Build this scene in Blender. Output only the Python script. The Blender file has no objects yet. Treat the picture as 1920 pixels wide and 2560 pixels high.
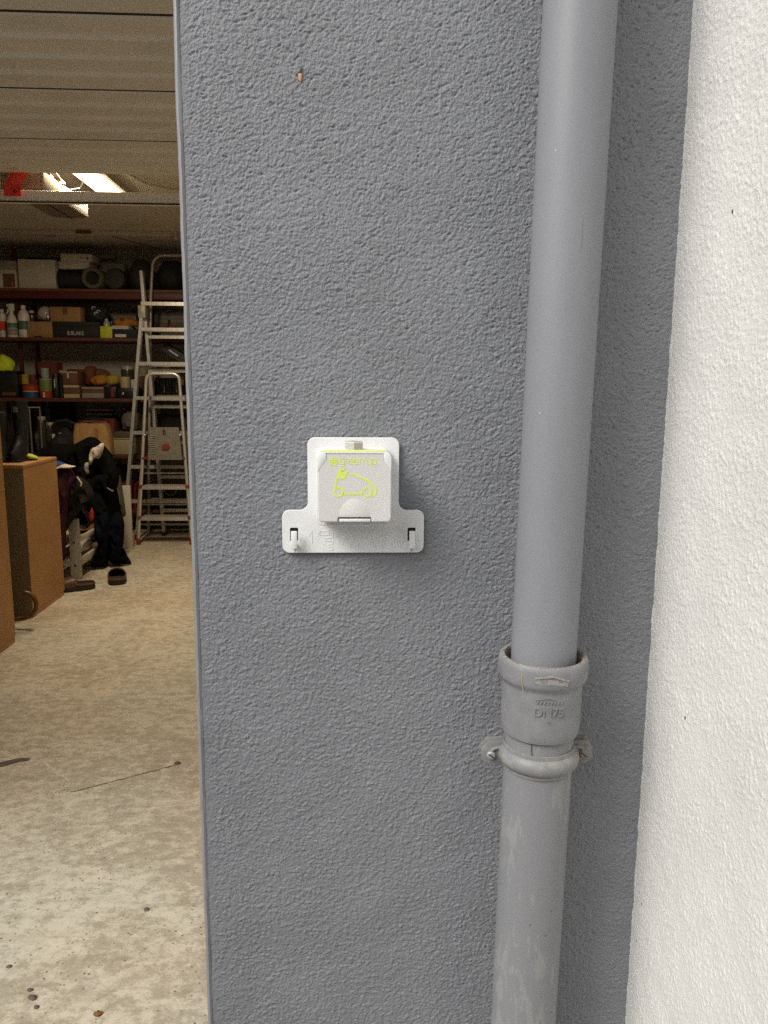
import bpy, bmesh, math, random
import numpy as np
from mathutils import Vector, Matrix, noise

random.seed(7)
sc = bpy.context.scene
COL = sc.collection

# ------------------------------------------------------------------ camera, sky, sun, exposure
PITCH, YAW, ROLL = math.radians(9.45), math.radians(-2.6), 0.0072
CAM = Vector((0.0, -0.97, 1.28))
FPX = 1920.0                                   # focal length in pixels of the 1920 x 2560 photograph
fw = Vector((-math.sin(YAW) * math.cos(PITCH), math.cos(YAW) * math.cos(PITCH), -math.sin(PITCH)))
r0 = Vector((math.cos(YAW), math.sin(YAW), 0))
u0 = r0.cross(fw)
rt = r0 * math.cos(ROLL) + u0 * math.sin(ROLL)
up = u0 * math.cos(ROLL) - r0 * math.sin(ROLL)
cd = bpy.data.cameras.new('camera')
cd.sensor_fit = 'VERTICAL'
cd.sensor_height = 36.0
cd.lens = 36.0 * FPX / 2560.0
cd.clip_start = 0.02
cd.clip_end = 500
cam = bpy.data.objects.new('camera', cd)
COL.objects.link(cam)
m = Matrix((rt, up, -fw)).transposed().to_4x4()
m.translation = CAM
cam.matrix_world = m
sc.camera = cam

SUN_DIR = Vector((-0.58, -0.44, 0.70)).normalized()     # towards the bright part of the overcast sky
w = bpy.data.worlds.new('World')
sc.world = w
w.use_nodes = True
nt = w.node_tree
bg = nt.nodes['Background']
sky = nt.nodes.new('ShaderNodeTexSky')
sky.sky_type = 'NISHITA'
sky.sun_disc = False
sky.sun_elevation = math.asin(SUN_DIR.z)
sky.sun_rotation = math.atan2(SUN_DIR.x, SUN_DIR.y)
sky.dust_density = 6.0
sky.air_density = 1.0
hs = nt.nodes.new('ShaderNodeHueSaturation')
hs.inputs['Saturation'].default_value = 0.32
nt.links.new(sky.outputs[0], hs.inputs['Color'])
nt.links.new(hs.outputs[0], bg.inputs['Color'])
bg.inputs['Strength'].default_value = 0.145
sl = bpy.data.lights.new('sun', 'SUN')
sl.energy = 1.42
sl.angle = math.radians(21)
sl.color = (1.0, 0.965, 0.91)
so = bpy.data.objects.new('sun', sl)
COL.objects.link(so)
so.rotation_euler = SUN_DIR.to_track_quat('Z', 'Y').to_euler()
so.location = (-3, -3, 6)

vs = sc.view_settings
vs.view_transform = 'Standard'
vs.look = 'None'
vs.exposure = 0.0
vs.gamma = 1.0
vs.use_curve_mapping = False
sc.cycles.use_denoising = False          # the denoiser melts the stucco's grain; its own fine noise reads like a phone's
sc.cycles.use_adaptive_sampling = False
sc.cycles.filter_width = 1.45
sc.cycles.sampling_pattern = 'BLUE_NOISE'
sc.cycles.use_guiding = True
sc.cycles.guiding_training_samples = 64
sc.cycles.max_bounces = 10
sc.cycles.diffuse_bounces = 6
sc.cycles.sample_clamp_indirect = 0.7
sc.cycles.blur_glossy = 1.0
sc.cycles.caustics_reflective = False
sc.cycles.caustics_refractive = False


def at(px, py, Y):
    """Surveying the photograph: the point at depth Y seen at a pixel of it."""
    d = fw * FPX + rt * (px - 960) + up * (1280 - py)
    return CAM + d * ((Y - CAM.y) / d.y)


def floor_at(px, py, z=0.0):
    d = fw * FPX + rt * (px - 960) + up * (1280 - py)
    return CAM + d * ((z - CAM.z) / d.z)


# ------------------------------------------------------------------ materials
MATS = {}


def mat(name, col, rough=0.6, metal=0.0, var=0.12, vscale=30.0, bump=0.0, bscale=200.0, spec=0.5, stretch=None, col2=None, c2=(0.5, 0.6)):
    if name in MATS:
        return MATS[name]
    M = bpy.data.materials.new(name)
    M.use_nodes = True
    t = M.node_tree
    N, L = t.nodes, t.links
    b = N['Principled BSDF']
    b.inputs['Roughness'].default_value = rough
    b.inputs['Metallic'].default_value = metal
    b.inputs['Specular IOR Level'].default_value = spec
    tc = N.new('ShaderNodeTexCoord')
    src = tc.outputs['Object']
    if stretch:
        mp = N.new('ShaderNodeMapping')
        mp.inputs['Scale'].default_value = stretch
        L.new(src, mp.inputs['Vector'])
        src = mp.outputs[0]
    nz = N.new('ShaderNodeTexNoise')
    nz.inputs['Scale'].default_value = vscale
    nz.inputs['Detail'].default_value = 6
    nz.inputs['Roughness'].default_value = 0.62
    L.new(src, nz.inputs['Vector'])
    rp = N.new('ShaderNodeValToRGB')
    lo = [max(0, c * (1 - var * 1.6)) for c in col]
    hi = [min(1, c * (1 + var * 1.6)) for c in col]
    rp.color_ramp.elements[0].position = 0.3
    rp.color_ramp.elements[0].color = (*lo, 1)
    rp.color_ramp.elements[1].position = 0.7
    rp.color_ramp.elements[1].color = (*hi, 1)
    if col2:
        e = rp.color_ramp.elements
        e[0].position, e[1].position = c2
        e[0].color, e[1].color = (*col, 1), (*col2, 1)
    L.new(nz.outputs['Fac'], rp.inputs['Fac'])
    L.new(rp.outputs['Color'], b.inputs['Base Color'])
    rr = N.new('ShaderNodeMapRange')
    rr.inputs['To Min'].default_value = max(0.04, rough - 0.12)
    rr.inputs['To Max'].default_value = min(1, rough + 0.12)
    L.new(nz.outputs['Fac'], rr.inputs['Value'])
    L.new(rr.outputs[0], b.inputs['Roughness'])
    if bump:
        n2 = N.new('ShaderNodeTexNoise')
        n2.inputs['Scale'].default_value = bscale
        n2.inputs['Detail'].default_value = 4
        L.new(src, n2.inputs['Vector'])
        bp = N.new('ShaderNodeBump')
        bp.inputs['Strength'].default_value = bump
        bp.inputs['Distance'].default_value = 0.002
        L.new(n2.outputs['Fac'], bp.inputs['Height'])
        L.new(bp.outputs[0], b.inputs['Normal'])
    MATS[name] = M
    return M


def emit_mat(name, col, strength):
    M = bpy.data.materials.new(name)
    M.use_nodes = True
    b = M.node_tree.nodes['Principled BSDF']
    b.inputs['Base Color'].default_value = (*col, 1)
    b.inputs['Emission Color'].default_value = (*col, 1)
    b.inputs['Emission Strength'].default_value = strength
    return M


# stucco paints: colour with faint weathering; the relief itself is mesh
M_GREY = mat('grey_wall_paint', (0.228, 0.239, 0.256), 0.56, var=0.05, vscale=9, bump=0.5, bscale=700, spec=0.6)
M_GREYBEAD = mat('grey_corner_paint', (0.235, 0.238, 0.244), 0.5, var=0.05, vscale=25, spec=0.9)
M_WHITE = mat('white_wall_paint', (0.79, 0.78, 0.75), 0.58, var=0.03, vscale=6, bump=0.35, bscale=650, spec=0.3)
M_PLASTER = mat('garage_plaster', (0.40, 0.36, 0.30), 0.85, var=0.1, vscale=3, bump=0.2, bscale=120)
M_CEIL = mat('garage_ceiling_paint', (0.62, 0.575, 0.49), 0.85, var=0.06, vscale=2)
M_DOOR = mat('garage_door_paint', (0.82, 0.78, 0.69), 0.32, var=0.03, vscale=5, spec=1.0)
M_DARK = mat('dark_seal_rubber', (0.015, 0.014, 0.013), 0.7)
M_ALU = mat('brushed_aluminium', (0.74, 0.725, 0.68), 0.32, metal=0.6, var=0.12, vscale=60, stretch=(4, 4, 0.3))
M_ALUW = mat('worn_aluminium', (0.42, 0.39, 0.33), 0.5, metal=0.3, var=0.2, vscale=50, bump=0.2)
M_RAIL = mat('galvanised_rail', (0.55, 0.55, 0.53), 0.42, metal=0.6, var=0.1, vscale=30)
M_REDP = mat('red_plastic', (0.72, 0.05, 0.03), 0.45, var=0.1)
M_REDCAP = mat('red_foot_plastic', (0.22, 0.035, 0.022), 0.5, var=0.1)
M_SHELF = mat('red_brown_shelf', (0.10, 0.028, 0.016), 0.6, var=0.25, vscale=20, stretch=(0.4, 3, 3))
M_SHELFB = mat('shelf_edge_wood', (0.14, 0.05, 0.02), 0.6, var=0.2, vscale=25)
M_WPLATE = mat('white_socket_plastic', (0.87, 0.885, 0.87), 0.34, var=0.01, vscale=15)
M_LID = mat('pale_grey_lid_plastic', (0.75, 0.74, 0.71), 0.38, var=0.01, vscale=15)
M_NUT = mat('cable_gland_plastic', (0.55, 0.53, 0.48), 0.42, var=0.02)
M_LIME = mat('lime_print', (0.79, 0.92, 0.16), 0.45, var=0.02)
M_LIMEG = mat('lime_gasket', (0.70, 0.80, 0.18), 0.5, var=0.03)
M_PIPE = mat('grey_pipe_paint', (0.236, 0.246, 0.266), 0.50, var=0.05, vscale=7, spec=0.5, stretch=(1, 1, 0.35))
M_COLLAR = mat('grey_cast_iron_paint', (0.232, 0.236, 0.244), 0.5, var=0.1, vscale=40, bump=0.15, bscale=300)
M_CLAMP = mat('grey_clamp_paint', (0.222, 0.224, 0.228), 0.5, var=0.14, vscale=60, col2=(0.275, 0.27, 0.255), bump=0.1)
M_RUST = mat('rusty_clamp_paint', (0.22, 0.218, 0.21), 0.6, vscale=90, col2=(0.19, 0.11, 0.045), c2=(0.52, 0.62), bump=0.25)
M_GRIT = mat('collar_grit', (0.20, 0.19, 0.165), 0.9, vscale=260, col2=(0.36, 0.34, 0.29), c2=(0.45, 0.6), bump=0.6, bscale=600)
M_FLAKE = mat('pale_dirt', (0.31, 0.30, 0.275), 0.85, vscale=220, col2=(0.26, 0.165, 0.075), c2=(0.55, 0.63))
M_CAB = mat('orange_brown_hardboard', (0.42, 0.222, 0.082), 0.55, var=0.07, vscale=4)
M_CABG = mat('raw_chipboard', (0.20, 0.145, 0.085), 0.75, var=0.22, vscale=260, bump=0.2, bscale=400)
M_CABE = mat('cabinet_edge', (0.44, 0.23, 0.09), 0.55, var=0.06)
M_WWOOD = mat('white_painted_wood', (0.55, 0.52, 0.45), 0.5, var=0.05, vscale=12)
M_BLACKC = mat('black_cloth', (0.005, 0.005, 0.005), 0.9, var=0.3, vscale=18, spec=0.08, bump=0.3, bscale=500)
M_NAVYC = mat('navy_cloth', (0.004, 0.006, 0.010), 0.9, var=0.2, vscale=20, spec=0.08, bump=0.3, bscale=500)
M_OLIVE = mat('grey_olive_cloth', (0.085, 0.08, 0.06), 0.9, var=0.12, vscale=20, bump=0.3, bscale=400)
M_OLIVED = mat('dark_olive_cloth', (0.02, 0.018, 0.013), 0.9, var=0.2, vscale=20, spec=0.08, bump=0.3, bscale=400)
M_PURPLE = mat('purple_cloth', (0.062, 0.021, 0.033), 0.9, var=0.15, vscale=20, spec=0.08, bump=0.3, bscale=400)
M_CREAM = mat('cream_cloth', (0.66, 0.58, 0.47), 0.85, var=0.06, vscale=20, bump=0.2, bscale=400)
M_PALEGR = mat('pale_grey_cloth', (0.33, 0.34, 0.33), 0.85, var=0.08, vscale=20)
M_BLUEC = mat('blue_cloth', (0.02, 0.055, 0.22), 0.85, var=0.1)
M_REDC = mat('red_cloth', (0.62, 0.05, 0.02), 0.8, var=0.1)
M_LEATHER = mat('brown_leather', (0.105, 0.042, 0.02), 0.45, var=0.2, vscale=30, bump=0.1)
M_SOLE = mat('dark_brown_sole', (0.030, 0.021, 0.014), 0.7, var=0.15)
M_WICKER = mat('polished_cane_wood', (0.15, 0.07, 0.02), 0.35, var=0.2, vscale=40)
M_WHITEB = mat('white_plastic', (0.62, 0.60, 0.54), 0.4, var=0.04)
M_WCARD = mat('white_card', (0.50, 0.46, 0.38), 0.7, var=0.05, vscale=10)
M_GCARD = mat('grey_card', (0.25, 0.23, 0.19), 0.75, var=0.1, vscale=12)
M_CARD = mat('brown_card', (0.30, 0.165, 0.065), 0.8, var=0.08, vscale=12)
M_CARDD = mat('dark_brown_card', (0.13, 0.06, 0.028), 0.8, var=0.12, vscale=12)
M_BLACKP = mat('black_plastic', (0.010, 0.010, 0.011), 0.42, var=0.2)
M_BLACKM = mat('matt_black_card', (0.012, 0.012, 0.013), 0.75, var=0.2)
M_DGREY = mat('dark_grey_rubber', (0.028, 0.026, 0.022), 0.7, var=0.2, vscale=40)
M_ROLL = mat('grey_brown_roll', (0.115, 0.095, 0.065), 0.8, var=0.2, vscale=40)
M_HIVIS = mat('hi_vis_yellow_cloth', (0.62, 0.74, 0.02), 0.7, var=0.08)
M_LIMEBOX = mat('lime_yellow_box', (0.52, 0.55, 0.03), 0.6, var=0.08)
M_ORANGEC = mat('orange_cloth', (0.42, 0.17, 0.03), 0.85, var=0.15, vscale=25)
M_YELLOWC = mat('yellow_cloth', (0.42, 0.30, 0.04), 0.85, var=0.15, vscale=25)
M_BRICKC = mat('brick_red_cloth', (0.16, 0.04, 0.02), 0.85, var=0.15)
M_REDBOX = mat('dark_red_plastic', (0.20, 0.022, 0.022), 0.5, var=0.12)
M_TEAL = mat('pale_teal_tin', (0.26, 0.35, 0.30), 0.4, var=0.06)
M_GREENT = mat('green_tin', (0.15, 0.23, 0.05), 0.4, var=0.1)
M_REDTIN = mat('red_tin', (0.40, 0.045, 0.02), 0.4, var=0.1)
M_BLUET = mat('blue_tin', (0.02, 0.06, 0.16), 0.4, var=0.1)
M_PAPER = mat('kraft_paper', (0.44, 0.265, 0.10), 0.8, var=0.1, vscale=15)
M_CREAMP = mat('cream_plastic', (0.46, 0.38, 0.22), 0.5, var=0.05)
M_SACK = mat('grey_sack_cloth', (0.17, 0.155, 0.12), 0.9, var=0.15, vscale=12)
M_CAMO = mat('camouflage_cloth', (0.03, 0.025, 0.018), 0.8, vscale=32, col2=(0.24, 0.20, 0.15), c2=(0.48, 0.56))
M_PINK = mat('pink_gloss', (0.55, 0.05, 0.14), 0.2, var=0.05)
M_LIMES = mat('lime_shoe_fabric', (0.46, 0.58, 0.06), 0.6, var=0.06)
M_OPAL = mat('opal_glass', (0.40, 0.38, 0.31), 0.12, var=0.04)
M_PRINT = mat('pale_print', (0.52, 0.52, 0.50), 0.6, var=0.03)
M_DGLASS = mat('dark_jar_glass', (0.05, 0.045, 0.035), 0.12, var=0.15)
M_NAIL = mat('nail_metal', (0.52, 0.33, 0.14), 0.4, metal=0.3)
M_GREENL = mat('green_label', (0.06, 0.14, 0.07), 0.6, var=0.3, vscale=90)
M_HEDGE = mat('driveway_asphalt', (0.25, 0.245, 0.232), 0.9, var=0.18, vscale=40, bump=0.4)
M_SHOEW = mat('white_shoe_leather', (0.50, 0.48, 0.42), 0.55, var=0.06)
M_LEAF = mat('dry_leaf_brown', (0.22, 0.10, 0.025), 0.7, var=0.2, vscale=120)
M_STONE = mat('dark_pebble', (0.14, 0.105, 0.08), 0.8, var=0.2, vscale=120)
M_TAR = mat('dark_rubber_scrap', (0.10, 0.084, 0.064), 0.85, var=0.25, vscale=80, bump=0.4)
M_CHIP = mat('bare_orange_filler', (0.60, 0.33, 0.14), 0.8, var=0.1, vscale=300)
M_SCREW = mat('screw_zinc', (0.40, 0.39, 0.37), 0.5, metal=0.4, var=0.2, vscale=200, bump=0.2)


def floor_material():
    M = bpy.data.materials.new('worn_beige_concrete')
    M.use_nodes = True
    t = M.node_tree
    N, L = t.nodes, t.links
    b = N['Principled BSDF']
    b.inputs['Roughness'].default_value = 0.72
    b.inputs['Specular IOR Level'].default_value = 0.35
    tc = N.new('ShaderNodeTexCoord')

    def nz(scale, detail=6, rough=0.6, stretch=None, dist=0.0):
        n = N.new('ShaderNodeTexNoise')
        n.inputs['Scale'].default_value = scale
        n.inputs['Detail'].default_value = detail
        n.inputs['Roughness'].default_value = rough
        n.inputs['Distortion'].default_value = dist
        if stretch:
            mp = N.new('ShaderNodeMapping')
            mp.inputs['Scale'].default_value = stretch
            L.new(tc.outputs['Object'], mp.inputs['Vector'])
            L.new(mp.outputs[0], n.inputs['Vector'])
        else:
            L.new(tc.outputs['Object'], n.inputs['Vector'])
        return n.outputs['Fac']

    def ramp(src, p0, p1, c0=(0, 0, 0), c1=(1, 1, 1)):
        r = N.new('ShaderNodeValToRGB')
        e = r.color_ramp.elements
        e[0].position, e[1].position = p0, p1
        e[0].color, e[1].color = (*c0, 1), (*c1, 1)
        L.new(src, r.inputs['Fac'])
        return r.outputs['Color']

    def mix(f, a, c, mode='MIX'):
        x = N.new('ShaderNodeMix')
        x.data_type = 'RGBA'
        x.blend_type = mode
        if isinstance(f, float):
            x.inputs[0].default_value = f
        else:
            L.new(f, x.inputs[0])
        for s, v in ((6, a), (7, c)):
            if isinstance(v, tuple):
                x.inputs[s].default_value = (*v, 1)
            else:
                L.new(v, x.inputs[s])
        return x.outputs[2]
    # worn paint: pale paste left in the low places, tan cement where it is scuffed off
    patch = nz(2.6, 8, 0.68, dist=0.6)
    fine = nz(30, 12, 0.84, stretch=(0.85, 1.1, 1))
    add = N.new('ShaderNodeMath')
    add.operation = 'ADD'
    sc1 = N.new('ShaderNodeMath')
    sc1.operation = 'MULTIPLY'
    sc1.inputs[1].default_value = 0.40
    L.new(patch, sc1.inputs[0])
    L.new(sc1.outputs[0], add.inputs[0])
    L.new(fine, add.inputs[1])
    worn = ramp(add.outputs[0], 0.655, 0.765)
    base = mix(worn, (0.435, 0.385, 0.30), (0.65, 0.60, 0.49))
    tint = mix(ramp(nz(1.1, 4), 0.35, 0.68), (1.0, 0.95, 0.88), (0.96, 1.0, 1.0))
    base = mix(1.0, base, tint, 'MULTIPLY')
    scuff = ramp(nz(14, 7, 0.7, stretch=(0.5, 2.0, 1)), 0.36, 0.52, (0.70, 0.66, 0.60), (1, 1, 1))
    base = mix(0.5, base, scuff, 'MULTIPLY')
    # specks: small dark pits and grit
    vo = N.new('ShaderNodeTexVoronoi')
    vo.inputs['Scale'].default_value = 62
    vo.inputs['Randomness'].default_value = 1
    L.new(tc.outputs['Object'], vo.inputs['Vector'])
    sp = ramp(vo.outputs['Distance'], 0.12, 0.19, (1, 1, 1), (0, 0, 0))
    gate = ramp(nz(7, 4, 0.7), 0.42, 0.58)
    sm = mix(1.0, sp, gate, 'MULTIPLY')
    base = mix(sm, base, (0.13, 0.095, 0.06))
    L.new(base, b.inputs['Base Color'])
    bp = N.new('ShaderNodeBump')
    bp.inputs['Strength'].default_value = 0.35
    bp.inputs['Distance'].default_value = 0.003
    L.new(fine, bp.inputs['Height'])
    L.new(bp.outputs[0], b.inputs['Normal'])
    return M


def streaked_pipe_material():
    """Grey paint with chalky run-down stains and pin-holes."""
    M = bpy.data.materials.new('stained_grey_pipe_paint')
    M.use_nodes = True
    t = M.node_tree
    N, L = t.nodes, t.links
    b = N['Principled BSDF']
    b.inputs['Roughness'].default_value = 0.5
    b.inputs['Specular IOR Level'].default_value = 0.4
    tc = N.new('ShaderNodeTexCoord')
    mp = N.new('ShaderNodeMapping')
    mp.inputs['Scale'].default_value = (1, 1, 0.26)
    L.new(tc.outputs['Object'], mp.inputs['Vector'])
    n1 = N.new('ShaderNodeTexNoise')
    n1.inputs['Scale'].default_value = 95
    n1.inputs['Detail'].default_value = 7
    n1.inputs['Roughness'].default_value = 0.6
    L.new(mp.outputs[0], n1.inputs['Vector'])
    n2 = N.new('ShaderNodeTexNoise')
    n2.inputs['Scale'].default_value = 11
    n2.inputs['Detail'].default_value = 3
    L.new(tc.outputs['Object'], n2.inputs['Vector'])
    mu = N.new('ShaderNodeMath')
    mu.operation = 'MULTIPLY_ADD'
    mu.inputs[1].default_value = 0.75
    L.new(n2.outputs['Fac'], mu.inputs[0])
    L.new(n1.outputs['Fac'], mu.inputs[2])
    rp = N.new('ShaderNodeValToRGB')
    e = rp.color_ramp.elements
    e[0].position, e[1].position = 0.95, 1.30
    e[0].color = (0.232, 0.237, 0.248, 1)
    e[1].color = (0.278, 0.280, 0.280, 1)
    L.new(mu.outputs[0], rp.inputs['Fac'])
    vo = N.new('ShaderNodeTexVoronoi')
    vo.inputs['Scale'].default_value = 55
    L.new(tc.outputs['Object'], vo.inputs['Vector'])
    r2 = N.new('ShaderNodeValToRGB')
    r2.color_ramp.elements[0].position = 0.045
    r2.color_ramp.elements[0].color = (0.25, 0.2, 0.14, 1)
    r2.color_ramp.elements[1].position = 0.085
    r2.color_ramp.elements[1].color = (1, 1, 1, 1)
    L.new(vo.outputs['Distance'], r2.inputs['Fac'])
    mx = N.new('ShaderNodeMix')
    mx.data_type = 'RGBA'
    mx.blend_type = 'MULTIPLY'
    mx.inputs[0].default_value = 0.8
    L.new(rp.outputs['Color'], mx.inputs[6])
    L.new(r2.outputs['Color'], mx.inputs[7])
    L.new(mx.outputs[2], b.inputs['Base Color'])
    return M


M_FLOOR = floor_material()
M_PIPEL = streaked_pipe_material()

# ------------------------------------------------------------------ object helpers
WLOC = {}


class MB:
    """Collects shapes in world coordinates; build() links them as one mesh object."""

    def __init__(self):
        self.v, self.f, self.s = [], [], []

    def add(self, vv, ff, smooth=False):
        o = len(self.v)
        self.v += [tuple(p) for p in vv]
        self.f += [tuple(i + o for i in q) for q in ff]
        self.s += [smooth] * len(ff)
        return self

    def box(self, x0, x1, y0, y1, z0, z1, bev=0.0):
        if bev <= 0:
            vv = [(x, y, z) for x in (x0, x1) for y in (y0, y1) for z in (z0, z1)]
            ff = [(0, 1, 3, 2), (4, 6, 7, 5), (0, 4, 5, 1), (2, 3, 7, 6), (0, 2, 6, 4), (1, 5, 7, 3)]
            return self.add(vv, ff)
        bm = bmesh.new()
        bmesh.ops.create_cube(bm, size=1)
        for v in bm.verts:
            v.co = ((v.co.x + .5) * (x1 - x0) + x0, (v.co.y + .5) * (y1 - y0) + y0, (v.co.z + .5) * (z1 - z0) + z0)
        bmesh.ops.bevel(bm, geom=bm.edges[:], offset=bev, segments=2, affect='EDGES', profile=0.5)
        return self.bm(bm)

    def bm(self, bm, smooth=True):
        bm.verts.index_update()
        self.add([v.co[:] for v in bm.verts], [[v.index for v in f.verts] for f in bm.faces], smooth)
        bm.free()
        return self

    def bar(self, p0, p1, wd, dp, side=(1, 0, 0), bev=0.0):
        p0, p1 = Vector(p0), Vector(p1)
        d = (p1 - p0).normalized()
        s = Vector(side)
        s = (s - d * s.dot(d)).normalized()
        q = d.cross(s)
        vv = []
        for p in (p0, p1):
            for a, c in ((-1, -1), (1, -1), (1, 1), (-1, 1)):
                vv.append(p + s * (a * wd / 2) + q * (c * dp / 2))
        ff = [(0, 1, 2, 3), (7, 6, 5, 4), (0, 4, 5, 1), (1, 5, 6, 2), (2, 6, 7, 3), (3, 7, 4, 0)]
        return self.add(vv, ff)

    def tube(self, pts, rad, seg=12, closed=False, caps=True):
        pts = [Vector(p) for p in pts]
        n = len(pts)
        rads = rad if isinstance(rad, (list, tuple)) else [rad] * n
        vv, ff = [], []
        ref = None
        for i, p in enumerate(pts):
            a = pts[i - 1] if (i > 0 or closed) else p
            c = pts[(i + 1) % n] if (i < n - 1 or closed) else p
            d = (c - a).normalized()
            if ref is None:
                ref = Vector((0, 0, 1)) if abs(d.z) < 0.9 else Vector((1, 0, 0))
            s = (ref - d * ref.dot(d)).normalized()
            ref = s
            q = d.cross(s)
            for k in range(seg):
                t = 2 * math.pi * k / seg
                vv.append(p + (s * math.cos(t) + q * math.sin(t)) * rads[i])
        for i in range(n if closed else n - 1):
            for k in range(seg):
                a, c = i * seg + k, i * seg + (k + 1) % seg
                j = (i + 1) % n
                ff.append((a, c, j * seg + (k + 1) % seg, j * seg + k))
        if caps and not closed:
            ff.append(tuple(range(seg - 1, -1, -1)))
            ff.append(tuple((n - 1) * seg + k for k in range(seg)))
        return self.add(vv, ff, True)

    def lathe(self, prof, c, seg=32, axis='z', tilt=None, caps=False):
        """prof: (radius, height) list, turned round an axis through c."""
        vv, ff = [], []
        for r, h in prof:
            for k in range(seg):
                t = 2 * math.pi * k / seg
                a, b2 = r * math.cos(t), r * math.sin(t)
                p = {'z': (a, b2, h), 'y': (a, h, -b2), 'x': (h, a, b2)}[axis]
                p = (p[0] + c[0], p[1] + c[1], p[2] + c[2])
                if tilt:
                    p = tilt(p)
                vv.append(p)
        n = len(prof)
        for i in range(n - 1):
            for k in range(seg):
                k2 = (k + 1) % seg
                ff.append((i * seg + k, i * seg + k2, (i + 1) * seg + k2, (i + 1) * seg + k))
        if caps:
            ff.append(tuple(range(seg - 1, -1, -1)))
            ff.append(tuple((n - 1) * seg + k for k in range(seg)))
        return self.add(vv, ff, True)

    def ball(self, c, r, seg=20, rings=12, wob=0.0, ws=8.0, flat=None):
        """An ellipsoid, optionally lumpy; flat cuts it level at its underside."""
        r = r if isinstance(r, (list, tuple)) else (r, r, r)
        vv, ff = [], []
        for i in range(rings + 1):
            ph = math.pi * i / rings
            for k in range(seg):
                t = 2 * math.pi * k / seg
                d = Vector((math.sin(ph) * math.cos(t), math.sin(ph) * math.sin(t), math.cos(ph)))
                s = 1.0
                if wob:
                    s += wob * noise.noise(Vector((d.x + c[0] * 7, d.y + c[1], d.z + c[2] * 5)) * ws * 0.25)
                p = [c[0] + d.x * r[0] * s, c[1] + d.y * r[1] * s, c[2] + d.z * r[2] * s]
                if flat is not None:
                    p[2] = max(p[2], flat)
                vv.append(p)
        for i in range(rings):
            for k in range(seg):
                k2 = (k + 1) % seg
                ff.append((i * seg + k, (i + 1) * seg + k, (i + 1) * seg + k2, i * seg + k2))
        return self.add(vv, ff, True)

    def prism(self, loops, y0, y1, bev=0.0):
        """Outline(s) in the x-z plane (later loops are holes), between depths y0 < y1, filled and extruded."""
        cu = bpy.data.curves.new('tmp', 'CURVE')
        cu.dimensions = '2D'
        cu.fill_mode = 'BOTH'
        cu.extrude = max(1e-5, (y1 - y0) / 2 - bev)
        cu.bevel_depth = bev
        cu.bevel_resolution = 1
        cu.offset = -bev
        for lp in loops:
            s = cu.splines.new('POLY')
            s.points.add(len(lp) - 1)
            for q, (a, c) in zip(s.points, lp):
                q.co = (a, c, 0, 1)
            s.use_cyclic_u = True
        ob = bpy.data.objects.new('tmp', cu)
        COL.objects.link(ob)
        dg = bpy.context.evaluated_depsgraph_get()
        me = bpy.data.meshes.new_from_object(ob.evaluated_get(dg))
        ym = (y0 + y1) / 2
        vv = [(p.co.x, ym - p.co.z, p.co.y) for p in me.vertices]
        ff = [tuple(p.vertices) for p in me.polygons]
        bpy.data.objects.remove(ob)
        bpy.data.curves.remove(cu)
        bpy.data.meshes.remove(me)
        bm = bmesh.new()
        bv = [bm.verts.new(p) for p in vv]
        for q in ff:
            try:
                bm.faces.new([bv[i] for i in q])
            except ValueError:
                pass
        bmesh.ops.remove_doubles(bm, verts=bm.verts[:], dist=1e-6)
        return self.bm(bm, True)

    def text(self, s, size, x, z, y0, y1, align='LEFT', wide=1.0):
        cu = bpy.data.curves.new('tmp', 'FONT')
        cu.body = s
        cu.size = size
        cu.align_x = align
        cu.extrude = (y1 - y0) / 2
        ob = bpy.data.objects.new('tmp', cu)
        COL.objects.link(ob)
        dg = bpy.context.evaluated_depsgraph_get()
        me = bpy.data.meshes.new_from_object(ob.evaluated_get(dg))
        ym = (y0 + y1) / 2
        self.add([(p.co.x * wide + x, ym - p.co.z, p.co.y + z) for p in me.vertices], [tuple(p.vertices) for p in me.polygons])
        bpy.data.objects.remove(ob)
        bpy.data.curves.remove(cu)
        bpy.data.meshes.remove(me)
        return self

    def ribbon(self, pts, wd, y0, y1, closed=False):
        """A flat printed stroke in the x-z plane, y0 (front) to y1 (back)."""
        P = [Vector((a, c)) for a, c in pts]
        n = len(P)
        vv, ff = [], []
        for i, p in enumerate(P):
            a = P[i - 1] if (i > 0 or closed) else p
            c = P[(i + 1) % n] if (i < n - 1 or closed) else p
            d1 = (p - a).normalized() if (p - a).length > 0 else None
            d2 = (c - p).normalized() if (c - p).length > 0 else None
            d = ((d1 or d2) + (d2 or d1))
            d = d.normalized() if d.length > 1e-6 else (d1 or d2)
            nn = Vector((-d.y, d.x))
            k = 1.0
            if d1 is not None and d2 is not None:
                k = 1 / max(0.5, abs(d.dot(d1)))
            for sgn in (1, -1):
                q = p + nn * (sgn * wd / 2 * k)
                vv += [(q.x, y0, q.y), (q.x, y1, q.y)]
        m_ = n if closed else n - 1
        for i in range(m_):
            a, c = i * 4, ((i + 1) % n) * 4
            ff += [(a, c, c + 2, a + 2), (a + 1, a + 3, c + 3, c + 1), (a, a + 1, c + 1, c), (a + 2, c + 2, c + 3, a + 3)]
        if not closed:
            ff += [(0, 2, 3, 1), ((n - 1) * 4, (n - 1) * 4 + 1, (n - 1) * 4 + 3, (n - 1) * 4 + 2)]
        return self.add(vv, ff)

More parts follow.
